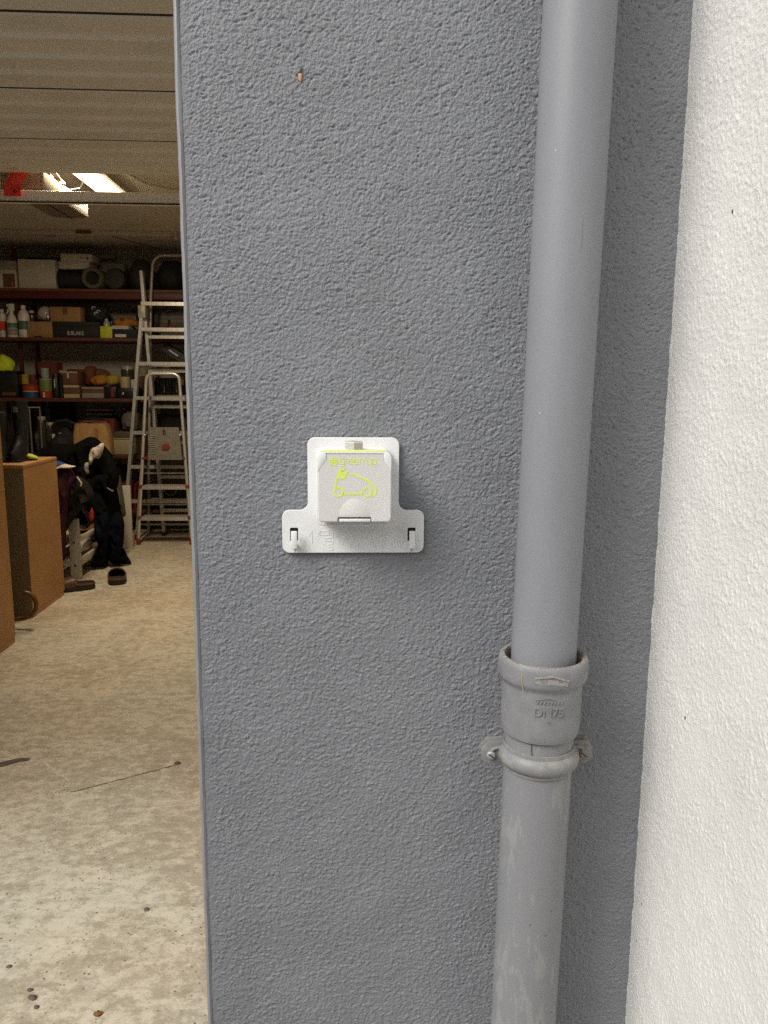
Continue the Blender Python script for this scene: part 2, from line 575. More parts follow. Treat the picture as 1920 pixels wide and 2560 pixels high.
    def puff(self, out, y, depth, rings=9, fold=0.02, fs=9.0, seed=0.0, back=0.35, sub=4):
        """A soft heap of cloth: outline (x, z) points round a centre, thick in y towards the viewer."""
        P = [Vector(p) for p in out]
        n = len(P)
        sm = []
        for i in range(n):
            a, b2, c, d = P[i - 1], P[i], P[(i + 1) % n], P[(i + 2) % n]
            for k in range(sub):
                t = k / sub
                sm.append(0.5 * ((2 * b2) + (c - a) * t + (2 * a - 5 * b2 + 4 * c - d) * t * t + (3 * b2 - a - 3 * c + d) * t ** 3))
        ctr = sum(sm, Vector((0, 0))) / len(sm)
        N = len(sm)
        vv, ff = [], []
        for side in (-1, 1):
            off = len(vv)
            for i in range(rings + 1):
                r = i / rings
                for p in sm:
                    q = ctr + (p - ctr) * r
                    h = math.sqrt(max(0, 1 - r ** 2.6))
                    nn = 0.9 - 2.6 * abs(noise.noise(Vector((q.x * fs + seed, q.y * fs * 0.5, seed * 1.7))))
                    n2 = 0.7 - 2.2 * abs(noise.noise(Vector((q.x * fs * 2.1 + q.y * fs + seed, q.y * fs * 0.9, seed))))
                    dd = depth * h + (fold * nn + 0.5 * fold * n2) * min(1, 2.5 * (1 - r) + 0.15)
                    yy = y - dd if side < 0 else y + abs(dd) * back
                    vv.append((q.x, yy, q.y))
            for i in range(rings):
                for k in range(N):
                    k2 = (k + 1) % N
                    q = (off + i * N + k, off + i * N + k2, off + (i + 1) * N + k2, off + (i + 1) * N + k)
                    ff.append(q if side < 0 else q[::-1])
        return self.add(vv, ff, True)

    def build(self, name, material, parent=None, label=None, ang=40, **props):
        me = bpy.data.meshes.new(name)
        V = np.array(self.v, dtype=np.float64)
        if parent is not None:
            loc = WLOC[parent.name]
        else:
            mn, mx = V.min(0), V.max(0)
            loc = Vector(((mn[0] + mx[0]) / 2, (mn[1] + mx[1]) / 2, mn[2]))
        V = V - np.array(loc)
        me.from_pydata(V.tolist(), [], self.f)
        me.polygons.foreach_set('use_smooth', [bool(x) for x in self.s])
        me.set_sharp_from_angle(angle=math.radians(ang))
        mats = material if isinstance(material, (list, tuple)) else [material]
        for q in mats:
            me.materials.append(q)
        o = bpy.data.objects.new(name, me)
        COL.objects.link(o)
        if parent is not None:
            o.parent = parent
        else:
            o.location = loc
        WLOC[o.name] = Vector(loc)
        if label:
            o['label'] = label
        for k, x in props.items():
            o[k] = x
        return o


def thing(name, label, cat, loc, group=None):
    o = bpy.data.objects.new(name, None)
    o.empty_display_size = 0.05
    COL.objects.link(o)
    o.location = loc
    o['label'] = label
    o['category'] = cat
    if group:
        o['group'] = group
    WLOC[o.name] = Vector(loc)
    return o


def tag(o, label, cat, group=None):
    o['label'] = label
    o['category'] = cat
    if group:
        o['group'] = group
    return o


def share(src, name, parent, world):
    """A copy of a small part sharing its mesh, set at a world point."""
    c = src.copy()
    c.name = name
    c.parent = parent
    c.location = Vector(world) - WLOC[parent.name]
    COL.objects.link(c)
    return c


def rounded(x0, x1, z0, z1, r, n=6):
    out = []
    for cx, cz, a0 in ((x1 - r, z1 - r, 0), (x0 + r, z1 - r, 90), (x0 + r, z0 + r, 180), (x1 - r, z0 + r, 270)):
        for k in range(n + 1):
            a = math.radians(a0 + 90 * k / n)
            out.append((cx + r * math.cos(a), cz + r * math.sin(a)))
    return out


# ------------------------------------------------------------------ stucco relief
RNG = np.random.default_rng(11)


def band_noise(nz, nx, step, lam, bw, ax=1.0, az=1.0):
    """Gaussian noise whose wavelengths sit round lam metres."""
    g = RNG.standard_normal((nz, nx))
    fz = np.fft.fftfreq(nz, step)[:, None] * az
    fx = np.fft.fftfreq(nx, step)[None, :] * ax
    k = np.sqrt(fz ** 2 + fx ** 2) + 1e-9
    filt = np.exp(-0.5 * (np.log(k * lam) / bw) ** 2)
    h = np.real(np.fft.ifft2(np.fft.fft2(g) * filt))
    return h / h.std()


def scatter(nz, nx, step, per_m2, sx_, sz_, turn=0.0, power=1.0):
    """Separate grains: random dabs of one size, each about 1 high, spread per square metre."""
    g = (RNG.random((nz, nx)) < per_m2 * step * step) * (0.35 + RNG.exponential(0.5, (nz, nx)) ** power)
    fz = np.fft.fftfreq(nz, step)[:, None]
    fx = np.fft.fftfreq(nx, step)[None, :]
    ca, sa = math.cos(turn), math.sin(turn)
    u, v = fx * ca + fz * sa, -fx * sa + fz * ca
    filt = np.exp(-2 * math.pi ** 2 * ((u * sx_) ** 2 + (v * sz_) ** 2)) * (2 * math.pi * sx_ * sz_ / step ** 2)
    return np.real(np.fft.ifft2(np.fft.fft2(g) * filt))


def sheet(name, P, material, parent):
    """P: (rows, cols, 3) world points -> one smooth mesh part."""
    nz_, nx_ = P.shape[:2]
    loc = np.array(WLOC[parent.name])
    V = (P - loc).reshape(-1, 3).astype(np.float32)
    i = np.arange((nz_ - 1) * (nx_ - 1))
    r, c = i // (nx_ - 1), i % (nx_ - 1)
    a = r * nx_ + c
    F = np.stack([a, a + 1, a + nx_ + 1, a + nx_], 1).astype(np.int32)
    me = bpy.data.meshes.new(name)
    me.vertices.add(len(V))
    me.vertices.foreach_set('co', V.ravel())
    me.loops.add(F.size)
    me.loops.foreach_set('vertex_index', F.ravel())
    me.polygons.add(len(F))
    me.polygons.foreach_set('loop_start', np.arange(0, F.size, 4, dtype=np.int32))
    me.polygons.foreach_set('use_smooth', np.ones(len(F), dtype=bool))
    me.update(calc_edges=True)
    me.materials.append(material)
    o = bpy.data.objects.new(name, me)
    COL.objects.link(o)
    o.parent = parent
    WLOC[o.name] = Vector(WLOC[parent.name])
    return o


XL, XC = -0.202, 0.403            # edges of the grey pier: garage opening, inner corner
STEP = 0.00092

# grey pier
pier = thing('grey_wall', 'grey stucco wall pier between garage opening and white wall', 'wall', ((XL + XC) / 2, 0.12, 0))
MB().box(XL + 0.002, XC + 0.02, 0.004, 0.25, 0, 2.75).build('wall_core', M_GREY, pier)
zs = np.arange(0.33, 1.745, STEP)
xs = np.arange(XL + 0.0075, XC + 0.004, STEP)
Z, X = np.meshgrid(zs, xs, indexing='ij')
n1, n2 = len(zs), len(xs)
b = band_noise(n1, n2, STEP, 0.0120, 0.55, 0.85, 1.1)
c = band_noise(n1, n2, STEP, 0.0036, 0.45, 0.8, 1.1)
d = band_noise(n1, n2, STEP, 0.15, 0.6)
e2 = band_noise(n1, n2, STEP, 0.024, 0.6)
g1 = np.tanh(0.55 * e2 + 0.45 * d)                                # where the float dragged harder
a = band_noise(n1, n2, STEP, 0.0044, 0.50, 0.80, 1.15)
a3 = band_noise(n1, n2, STEP, 0.0075, 0.45, 0.80, 1.15)
pits = sum(scatter(n1, n2, STEP, 8000, 0.0016, 0.0007, t, 1.4) for t in (0.5, 0.15, -0.15, -0.6)) + scatter(n1, n2, STEP, 9000, 0.0009, 0.0008)
grain = sum(scatter(n1, n2, STEP, 36000, 0.00112, 0.00088, t, 1.4) for t in (0.5, -0.1, -0.7)) + 0.45 * scatter(n1, n2, STEP, 14000, 0.0026, 0.0017)
crumb = np.tanh(2.4 * (a + 0.35)) + 0.7 * np.tanh(2.2 * (a3 + 0.5))     # torn edges round flat patches
lowz = np.clip((1.50 - Z) / 0.7, 0, 1)                            # smoother, pitted above; grainier below
pits, grain = np.minimum(pits, 1.9), np.minimum(grain, 2.2)
h = -pits * (0.80 - 0.35 * lowz) * (1 + 0.3 * g1) + grain * (0.40 + 0.22 * lowz) * (1 - 0.2 * g1) + crumb * (0.30 - 0.07 * lowz) + 0.16 * b + 0.10 * c
h = h - h.mean()
edge = np.clip((X - XL - 0.0075) / 0.010, 0, 1)
corner = np.clip((XC - 0.003 - X) / 0.018, 0, 1)
brush = band_noise(len(zs), len(xs), STEP, 0.0075, 0.5, 1.9, 0.45)
amp = 0.00068
H = h * amp * (0.35 + 0.65 * edge) * (0.60 + 0.40 * corner) * (1 + 0.35 * np.clip((X - 0.27) / 0.05, 0, 1)) + brush * 0.00013 * (1 - corner) + 0.00018 * d
sheet('stucco_face', np.stack([X, -0.0012 - H, Z], -1), M_GREY, pier)
MB().box(XL + 0.0075, XC, -0.0012, 0.004, 1.7445, 2.75).box(XL + 0.0075, XC, -0.0012, 0.004, 0, 0.33).build('stucco_margin', M_GREY, pier)
prof = [(0.0075, -0.0016), (0.0045, -0.0030), (0.0018, -0.0022), (0.0004, -0.0002), (0.0, 0.0030), (0.0, 0.0045)]
bead = MB()
nzb = 420
vv = []
for i in range(nzb + 1):
    z = 2.75 * i / nzb
    wob = 0.0009 * noise.noise(Vector((0, 0, z * 9))) + 0.0005 * noise.noise(Vector((3, 0, z * 55)))
    for px_, py_ in prof:
        vv.append((XL + px_ + wob * (1 if px_ < 0.006 else 0), py_, z))
k = len(prof)
ff = [(i * k + j, i * k + j + 1, (i + 1) * k + j + 1, (i + 1) * k + j) for i in range(nzb) for j in range(k - 1)]
bead.add(vv, [q[::-1] for q in ff], True)
bead.build('corner_bead', M_GREYBEAD, pier)
MB().puff([(XL * 0 + -0.0592, 1.6352), (-0.0553, 1.6352), (-0.0552, 1.6290), (-0.0570, 1.6255), (-0.0590, 1.6290)], -0.0020, 0.0014, rings=4, fold=0.0002, fs=200).build('bare_patch', M_CHIP, pier, label='small orange patch where the grey paint is missing')
MB().puff([(-0.0592, 1.6372), (-0.0565, 1.6425), (-0.0556, 1.6450), (-0.0562, 1.6402), (-0.0577, 1.6368)], -0.0024, 0.0018, rings=4, fold=0.0002, fs=200).build('filler_dab', M_FLAKE, pier)

# white wall standing forward of the pier
ww = thing('white_wall', 'white rendered house wall meeting the grey pier at an inside corner', 'wall', (1.8, -0.12, 0))
MB().box(XC + 0.006, 3.4, -0.52, 0.25, 0, 2.75, 0).build('wall_core', M_WHITE, ww)
ys = np.arange(0.002, -0.40, -STEP * 1.25)
zs2 = np.arange(0.28, 1.86, STEP * 1.25)
Z2, Y2 = np.meshgrid(zs2, ys, indexing='ij')
st2 = STEP * 1.25
a = band_noise(len(zs2), len(ys), st2, 0.0062, 0.42, 1.15, 0.75)
b = band_noise(len(zs2), len(ys), st2, 0.012, 0.4, 1.1, 0.8)
d = band_noise(len(zs2), len(ys), st2, 0.10, 0.5)
brush = band_noise(len(zs2), len(ys), st2, 0.006, 0.5, 1.9, 0.4)
near = np.clip((-Y2 - 0.004) / 0.06, 0, 1)
wl = a + 0.6 * b
gw = sum(scatter(len(zs2), len(ys), st2, 32000, 0.00105, 0.0015, t) for t in (0.5, -0.1, -0.6))
H2 = (0.00008 * wl + 0.00030 * np.minimum(gw, 2.2) * (1 + 0.3 * np.tanh(d))) * (0.60 + 0.40 * near) + 0.00009 * brush * (1 - 0.6 * near) + 0.00012 * d
ragged = 0.00025 * band_noise(len(zs2), 1, st2, 0.06, 0.6) + 0.00010 * band_noise(len(zs2), 1, st2, 0.012, 0.5)
lip = np.exp(-((-Y2) / 0.004) ** 2)
sheet('stucco_face', np.stack([XC + 0.0 * Y2 - H2 - ragged * lip - 0.0006 * lip, Y2, Z2], -1), M_WHITE, ww)
MB().box(XC, XC + 0.006, -0.52, 0.003, 1.86, 2.75).box(XC, XC + 0.006, -0.52, 0.003, 0, 0.28).box(XC, XC + 0.006, -0.52, -0.399, 0.28, 1.86).build('stucco_margin', M_WHITE, ww)

# the other side of the opening, lintel and roof edge
lp = thing('grey_wall', 'grey stucco wall at the far side of the garage opening, out of frame', 'wall', (-3.3, 0.12, 0))
MB().box(-3.9, -2.75, 0, 0.25, 0, 2.75).build('wall_core', M_GREY, lp)
lt = MB().box(-2.75, XL + 0.002, 0.02, 0.25, 2.13, 2.75).build('lintel', M_GREY)
lt['kind'] = 'structure'
ro = MB().box(-4.9, 3.4, 0.25, 6.35, 2.46, 2.75).build('roof_slab', M_PLASTER)
ro['kind'] = 'structure'


def struct(mb, name, m_):
    o = mb.build(name, m_)
    o['kind'] = 'structure'
    return o


struct(MB().box(-60, 60, -60, -0.001, -0.14, -0.02), 'ground', M_HEDGE)
GX0, GX1, GY1, CZ = -4.6, 0.62, 6.10, 2.42
fl = MB()
fl.box(GX0, GX1 + 0.2, -0.001, GY1 + 0.2, -0.14, 0.0)
floor = struct(fl, 'floor', M_FLOOR)
struct(MB().box(GX0, GX1, 0.25, GY1, CZ, CZ + 0.04), 'ceiling', M_CEIL)
struct(MB().box(GX0, GX1, GY1, GY1 + 0.2, 0, 2.46), 'back_wall', M_PLASTER)
struct(MB().box(GX1, GX1 + 0.2, 0.25, GY1, 0, 2.46), 'side_wall', M_PLASTER)
struct(MB().box(GX0 - 0.2, GX0, 0.25, GY1, 0, 2.46), 'side_wall', M_PLASTER)
struct(MB().box(-4.6, -3.9, 0.1, 0.25, 0, 2.46), 'front_wall', M_PLASTER)
struct(MB().box(XC + 0.02, GX1, 0.252, 0.262, 0, 2.46), 'front_wall', M_PLASTER)

shade_w = thing('shading_wall', 'added unseen wall across the driveway, shading the lower part of the grey wall', 'wall', (-1.0, -3.7, 0))  # unseen wall added to keep low sky light off the lower grey pier
M_SHADEW = mat('shading_wall_stone', (0.26, 0.25, 0.23), 0.85, var=0.25, vscale=4, bump=0.4, bscale=60)
MB().box(-9, 8, -3.9, -3.5, -0.05, 2.25).build('wall_body', M_SHADEW, shade_w)
MB().box(-9.02, 8.02, -3.94, -3.46, 2.2505, 2.32, 0.01).build('coping', M_SHADEW, shade_w)
for i, (yy, zz, r_) in enumerate(((-0.138, 1.462, 0.0016), (-0.118, 0.887, 0.0020), (-0.030, 0.575, 0.0012), (-0.022, 0.512, 0.0010))):
    MB().ball((XC - 0.0006, yy, zz), (0.0008, r_ * 0.75, r_ * 1.3), 8, 6).build('dirt_speck', M_STONE, ww)

# ------------------------------------------------------------------ rainwater pipe
PX0, PSL = 0.2345, 0.0125


def lean(p):
    return (p[0] + PX0 + PSL * (p[2] - 0.42), p[1], p[2])


PY = -0.066
dp = thing('downpipe', 'grey painted rainwater downpipe with a cast collar and wall clamp', 'pipe', (PX0, PY, 0))
up_ = [(0.0398, 0.90), (0.0398, 1.0)]
z = 1.0
while z < 2.74:
    z += 0.04
    up_.append((0.0398, z))
MB().lathe(up_, (0, PY, 0), 56, tilt=lean).build('upper_pipe', M_PIPE, dp)
lo = []
z = 0.0
while z < 0.40:
    lo.append((0.0425, z))
    z += 0.04
z = 0.42
while z < 0.865:
    amp_ = 0.00016 * min(1, max(0, (z - 0.47) / 0.12))
    lo.append((0.0427 + amp_, z))
    lo.append((0.0427 - amp_, z + 0.0013))
    z += 0.0026
MB().lathe(lo, (0, PY, 0), 64, tilt=lean).build('lower_pipe', M_PIPEL, dp)
cz = 0.0
col = [(0.0430, 0.851), (0.0470, 0.852), (0.0484, 0.857), (0.0490, 0.866), (0.0492, 0.880), (0.0493, 0.915), (0.0500, 0.9195), (0.0530, 0.9225), (0.0548, 0.927), (0.0553, 0.934),
       (0.0552, 0.943), (0.0546, 0.9475), (0.0532, 0.9500)]
collar = MB().lathe(col, (0, PY, 0), 64, tilt=lean).build('collar', M_COLLAR, dp)
MB().lathe([(0.0532, 0.9500), (0.0515, 0.9510), (0.0482, 0.9505), (0.0462, 0.9480), (0.0455, 0.9400), (0.0450, 0.930), (0.0398, 0.930)], (0, PY, 0), 64, tilt=lean).build('collar_lip', M_GRIT, collar)


def on_pipe(mb, R0):
    """Wrap flat work (x across, y depth, z up) round the pipe's axis at radius R0."""
    out = []
    for x, y, z in mb.v:
        cx = PX0 + PSL * (z - 0.42)
        a_ = (x - cx) / R0
        R = R0 - y
        out.append((cx + R * math.sin(a_), PY - R * math.cos(a_), z))
    mb.v = out
    return mb


xm = 0.2375
on_pipe(MB().ribbon([(xm - 0.0195, 0.9385), (xm + 0.0015, 0.9425), (xm + 0.0215, 0.9355)], 0.0022, -0.0022, 0.001)
        .ribbon([(xm - 0.0185, 0.9350), (xm + 0.0015, 0.9350), (xm + 0.0205, 0.9320)], 0.0062, -0.0010, 0.001), 0.0550).build('cast_mark', M_FLAKE, collar)
lg = MB().ribbon([(xm - 0.0165, 0.9095), (xm + 0.0005, 0.9135), (xm + 0.0165, 0.9085)], 0.0017, -0.0014, 0.001)
for i in range(8):
    lg.ribbon([(xm - 0.0145 + i * 0.0041, 0.9052), (xm - 0.0130 + i * 0.0041, 0.9088)], 0.0017, -0.0014, 0.001)
lg.text('DN75', 0.0155, xm - 0.0182, 0.8895, -0.0016, 0.001, wide=0.92)
lg.ribbon([(xm + 0.0005 + 0.0022 * math.cos(t * math.pi / 5), 0.8815 + 0.0022 * math.sin(t * math.pi / 5)) for t in range(10)], 0.0009, -0.0007, 0.001, closed=True)
on_pipe(lg, 0.0492).build('cast_lettering', M_COLLAR, collar)
on_pipe(MB().ribbon([(0.2030, 0.941), (0.2024, 0.934), (0.2035, 0.926), (0.2045, 0.921)], 0.0006, -0.0012, 0.0), 0.0550).build('grass_straw', M_CREAMP, collar)
PXm = PX0 + PSL * 0.9
on_pipe(MB().ribbon([(PXm + 0.0070, 1.462), (PXm + 0.0075, 1.435), (PXm + 0.0068, 1.424)], 0.0012, -0.00015, 0.0004), 0.0398).build('scratch', M_COLLAR, dp)
for (dx_, zz_) in ((-0.026, 1.530), (-0.032, 1.248)):
    on_pipe(MB().ribbon([(PXm + dx_, zz_), (PXm + dx_ + 0.0008, zz_ + 0.0015)], 0.0006, -0.00015, 0.0004), 0.0398).build('paint_fleck', M_WPLATE, dp)
# clamp: bead round the front, lugs at the sides
cl = MB()
prof_c = [(0.0432, 0.8035), (0.0446, 0.8040), (0.0448, 0.8085), (0.0470, 0.8095), (0.0500, 0.8130), (0.0512, 0.8180), (0.0503, 0.8235), (0.0475, 0.8275), (0.0452, 0.8295), (0.0448, 0.8345), (0.0432, 0.8350)]
cl.lathe(prof_c, (0, PY, 0), 64, tilt=lean)
clamp = cl.build('clamp', M_CLAMP, dp)
cxm = PX0 + PSL * 0.40
for sgn, mm, nm in ((-1, M_CLAMP, 'lug'), (1, M_RUST, 'lug')):
    xa, xb = cxm + sgn * 0.043, cxm + sgn * 0.0715
    x0, x1 = min(xa, xb), max(xa, xb)
    ch = 0.008
    pts = [(xa, 0.8015), (xb - sgn * ch, 0.8015), (xb, 0.8095), (xb, 0.8235), (xb - sgn * ch, 0.8330), (xa, 0.8330)]
    if sgn < 0:
        pts = pts[::-1]
    MB().prism([pts], -0.0625, -0.0595, 0.0006).prism([[(q[0], q[1] + 0.0028) for q in pts]], -0.0560, -0.0530, 0.0006).build(nm, mm, clamp, label=None if sgn < 0 else 'rust-spotted clamp lug')
    rib = [(xa - sgn * 0.001, -0.0650, 0.8255), (xa + sgn * 0.009, -0.0640, 0.8255), (xa + sgn * 0.014, -0.0635, 0.8235), (xa + sgn * 0.0165, -0.0630, 0.8190)]
    MB().tube(rib, 0.0022, 8).build('lug_rib', mm, clamp)
    sx, sz = xa + sgn * 0.0165, 0.8150
    sb = MB().lathe([(0.0058, -0.0625), (0.0056, -0.0645), (0.0045, -0.0660), (0.0030, -0.0665)], (sx, 0, sz), 20, 'y')
    sb.add([(sx + 0.0045 * math.cos(i * math.pi / 10), -0.0663, sz + 0.0045 * math.sin(i * math.pi / 10)) for i in range(20)], [tuple(range(20))])
    scw = sb.build('screw', M_SCREW if sgn < 0 else M_RUST, clamp)
    MB().bar((sx - 0.0038, -0.0666, sz + 0.0028), (sx + 0.0038, -0.0666, sz - 0.0028), 0.0011, 0.0006, side=(0.6, 0, 0.8)).build('screw_slot', M_DARK, clamp)
    MB().tube([(cxm + sgn * 0.052, -0.0535, 0.8035), (cxm + sgn * 0.052, 0.01, 0.8035)], 0.003, 10).build('wall_stud', M_CLAMP, clamp)
on_pipe(MB().ribbon([(0.2230, 0.8520), (0.2205, 0.8500), (0.2203, 0.8420), (0.2218, 0.8310)], 0.0004, -0.0012, -0.0003), 0.0430).build('dry_stem', M_DARK, dp)

# ------------------------------------------------------------------ charging socket
SX = 0.0048
so_ = thing('charging_socket', 'white outdoor car charging socket with lime car print on grey wall', 'socket', (SX, -0.003, 1.0667))


def plate_outline():
    r, R2 = 0.0095, 0.0105
    pts = []

    def arc(cx, cz_, rad, a0, a1, n=7):
        for i in range(n + 1):
            t = math.radians(a0 + (a1 - a0) * i / n)
            pts.append((cx + rad * math.cos(t), cz_ + rad * math.sin(t)))
    zb, zt, zs_ = 1.0667, 1.2141, 1.1222
    xu, xl = 0.0575, 0.0902
    arc(SX - xl + r, zb + r, r, 180, 270)
    arc(SX + xl - r, zb + r, r, 270, 360)
    arc(SX + xl - r, zs_ - r, r, 0, 90)
    arc(SX + xu + R2, zs_ + R2, R2, 270, 180)
    arc(SX + xu - r, zt - r, r, 0, 90)
    arc(SX - xu + r, zt - r, r, 90, 180)
    arc(SX - xu - R2, zs_ + R2, R2, 0, -90)
    arc(SX - xl + r, zs_ - r, r, 90, 180)
    return pts


slots = []
for hx in (-0.0751, 0.0744):
    slots.append(rounded(hx - 0.0003, hx + 0.0098, 1.0818, 1.0992, 0.0015, 3)[::-1])
MB().prism([plate_outline()] + slots, -0.0078, -0.0042, 0.0007).build('back_plate', M_WPLATE, so_, ang=22)
MB().box(SX - 0.084, SX + 0.084, -0.0040, -0.0018, 1.0730, 1.1150).box(SX - 0.05, SX + 0.05, -0.0041, -0.0018, 1.1151, 1.208).build('plate_spacer', M_DARK, so_)
for hx in (-0.0740, 0.0752):
    hk = MB()
    hk.box(hx + 0.0004, hx + 0.0080, -0.0200, -0.0160, 1.0745, 1.0970, 0.0010)
    hk.box(hx + 0.0004, hx + 0.0080, -0.0170, -0.0060, 1.0745, 1.0790, 0.0010)
    hk.build('hook', M_WPLATE, so_)
    MB().box(hx + 0.0030, hx + 0.0052, -0.0081, -0.0079, 1.0670, 1.0745).build('hook_groove', M_NUT, so_)
zb0, zt0 = 1.1085, 1.2000
MB().prism([rounded(SX - 0.0455, SX + 0.0455, zb0, zt0, 0.010)], -0.0455, -0.0079, 0.0012).build('socket_box', M_WPLATE, so_, ang=22)
MB().prism([rounded(SX - 0.0470, SX + 0.0470, 1.1100, 1.2018, 0.011)], -0.0180, -0.0079, 0.003).build('box_flange', M_WPLATE, so_)
MB().prism([rounded(SX - 0.0428, SX + 0.0450, 1.1250, 1.2020, 0.010)], -0.0500, -0.0457, 0.0012).build('seal', M_LIMEG, so_)
LX = 0.0060
x0, x1 = LX - 0.0440, LX + 0.0440
lid_out = []
rr = 0.0055
for q in rounded(x0, x1, 1.1165, 1.2005, rr, 5):
    lid_out.append(q)
# notch for the latch at the lower edge
lid_out += [(LX - 0.0210, 1.1165)]
i0 = lid_out.pop()
bl = [q for q in lid_out if q[1] < 1.125 and q[0] < LX]
tops = [q for q in lid_out if not (q[1] < 1.125 and q[0] < LX)]
br = [q for q in tops if q[1] < 1.125]
tp = [q for q in tops if q[1] >= 1.125]
lid_out = tp + bl + [(LX - 0.0205, 1.1165), (LX - 0.0200, 1.1205), (LX - 0.0190, 1.1222), (LX + 0.0190, 1.1222), (LX + 0.0200, 1.1205), (LX + 0.0208, 1.1165)] + br
lid = MB().prism([lid_out], -0.0625, -0.0502, 0.0014).build('lid', M_LID, so_, ang=22)
MB().box(LX - 0.0185, LX + 0.0190, -0.0618, -0.0503, 1.1168, 1.1203, 0.0006).build('latch', M_WPLATE, so_)
MB().box(LX - 0.0186, LX + 0.0190, -0.0540, -0.0505, 1.1204, 1.1221).build('latch_gap', M_DARK, so_)
# hinge shoulders: whiter corners of the frame either side of the lid's neck
for sgn in (-1, 1):
    xo, xi = LX + sgn * 0.0436, LX + sgn * 0.0340
    pts = [(xo - sgn * 0.0040, 1.2000), (xi, 1.2000), (xi, 1.1915), (xi + sgn * 0.0035, 1.1870), (xo, 1.1775), (xo, 1.1955)]
    if sgn < 0:
        pts = pts[::-1]
    MB().prism([pts], -0.0629, -0.0620, 0.0003).build('hinge_shoulder', M_WPLATE, lid)
    MB().box(xi - sgn * 0.0003 - 0.00035, xi - sgn * 0.0003 + 0.00035, -0.0629, -0.0622, 1.1912, 1.1998).build('hinge_gap', M_NUT, lid)
MB().box(LX - 0.0340, LX + 0.0340, -0.0629, -0.0622, 1.1988, 1.1996).build('hinge_gap', M_NUT, lid)
# thumb hollow
arcp = [(LX + 0.0185 * math.cos(math.radians(t)), 1.1226 + 0.0225 * math.sin(math.radians(t))) for t in range(0, 181, 12)]
MB().prism([arcp], -0.06265, -0.0620, 0.0001).build('thumb_rest', mat('thumb_rest_plastic', (0.755, 0.745, 0.715), 0.38, var=0.008), lid)
# cable gland on top
hexp = [(0.0124 * math.cos(math.radians(30 + 60 * i)), 0.0124 * math.sin(math.radians(30 + 60 * i))) for i in range(6)]
gn = MB()
gv = []
for z_, s_ in ((1.2019, 1.0), (1.2095, 1.0), (1.2112, 0.86)):
    gv += [(SX + 0.0005 + a_ * s_, -0.0320 + b_ * s_, z_) for a_, b_ in hexp]
gf = [(i, (i + 1) % 6, 6 + (i + 1) % 6, 6 + i) for i in range(6)] + [(6 + i, 6 + (i + 1) % 6, 12 + (i + 1) % 6, 12 + i) for i in range(6)] + [tuple(range(12, 18)), tuple(range(5, -1, -1))]
gn.add(gv, gf)
gn.build('cable_gland', M_NUT, so_)
# prints on the lid
YF, YB = -0.06272, -0.0624
lw = 0.00095
tx0, base, xh = -0.0110, 1.1865, 0.0062
ws = {'g': 0.8, 'r': 0.45, 'e': 0.8, 'n': 0.8, "'": 0.12, 'u': 0.8, 'p': 0.8}
gl = {
    'g': [[(.8, 1), (.15, 1), (0, .85), (0, .15), (.15, 0), (.8, 0)], [(.8, 1.05), (.8, -.25), (.65, -.4), (.1, -.4)]],
    'r': [[(0, 0), (0, .85), (.15, 1), (.45, 1)]],
    'e': [[(.75, 0), (.15, 0), (0, .15), (0, .85), (.15, 1), (.65, 1), (.8, .85), (.8, .5), (0, .5)]],
    'n': [[(0, 0), (0, .85), (.15, 1), (.6, 1), (.8, .85), (.8, 0)]],
    "'": [[(.06, 1.25), (.06, .95)]],
    'u': [[(0, 1), (0, .15), (.15, 0), (.65, 0), (.8, .1), (.8, 1)]],
    'p': [[(0, -.42), (0, .85), (.15, 1), (.65, 1), (.8, .85), (.8, .15), (.65, 0), (0, 0)]],
}
wd = MB()
txt = "green'up"
tot = sum(ws[ch] for ch in txt) + 0.27 * (len(txt) - 1)
sx_ = 0.0425 / tot
cx_ = tx0
for ch in txt:
    for st in gl[ch]:
        wd.ribbon([(cx_ + q[0] * sx_, base + q[1] * xh) for q in st], lw, YF, YB)
    cx_ += (ws[ch] + 0.27) * sx_
wd.build('name_print', M_LIME, lid)
bp_ = MB()
for i in range(5):
    zc = 1.1892 + (i - 2) * 0.0020
    hw = math.sqrt(max(0, 0.0050 ** 2 - (zc - 1.1892) ** 2))
    for sgn in (-1, 1):
        bp_.ribbon([(-0.0187 + sgn * 0.0004, zc), (-0.0187 + sgn * hw, zc)], 0.0016, YF, YB)
bp_.build('ball_print', M_LIME, lid)
car = MB()


def ring(cx, cz_, r):
    return [(cx + r * math.cos(t * math.pi / 12), cz_ + r * math.sin(t * math.pi / 12)) for t in range(24)]


for cx in (-0.0131, 0.0211):
    car.ribbon(ring(cx, 1.1530, 0.0053), 0.0020, YF, YB, closed=True)
car.ribbon([(-0.0075, 1.1507), (0.0157, 1.1507)], 0.0023, YF, YB)
car.ribbon([(0.0005, 1.1742), (0.0050, 1.1738), (0.0100, 1.1718), (0.0165, 1.1688), (0.0220, 1.1665), (0.0268, 1.1632), (0.0300, 1.1590), (0.0312, 1.1545), (0.0306, 1.1510), (0.0285, 1.1487), (0.0256, 1.1482)], 0.0023, YF, YB)
car.ribbon([(-0.0163, 1.1585), (-0.0168, 1.1630), (-0.0158, 1.1675), (-0.0140, 1.1700)], 0.0023, YF, YB)
plug = [(-0.0132, 1.1790), (-0.0142, 1.1745), (-0.0135, 1.1700), (-0.0100, 1.1680), (-0.0060, 1.1688), (-0.0035, 1.1715), (-0.0040, 1.1735), (-0.0105, 1.1800), (-0.0122, 1.1806)]
car.prism([plug], YF, YB)
car.ribbon([(-0.0090, 1.1778), (-0.0062, 1.1822)], 0.0023, YF, YB)
car.ribbon([(-0.0048, 1.1745), (-0.0020, 1.1782)], 0.0023, YF, YB)
car.build('car_print', M_LIME, lid)
# raised pictograms on the plate
EF, EB = -0.00815, -0.0076


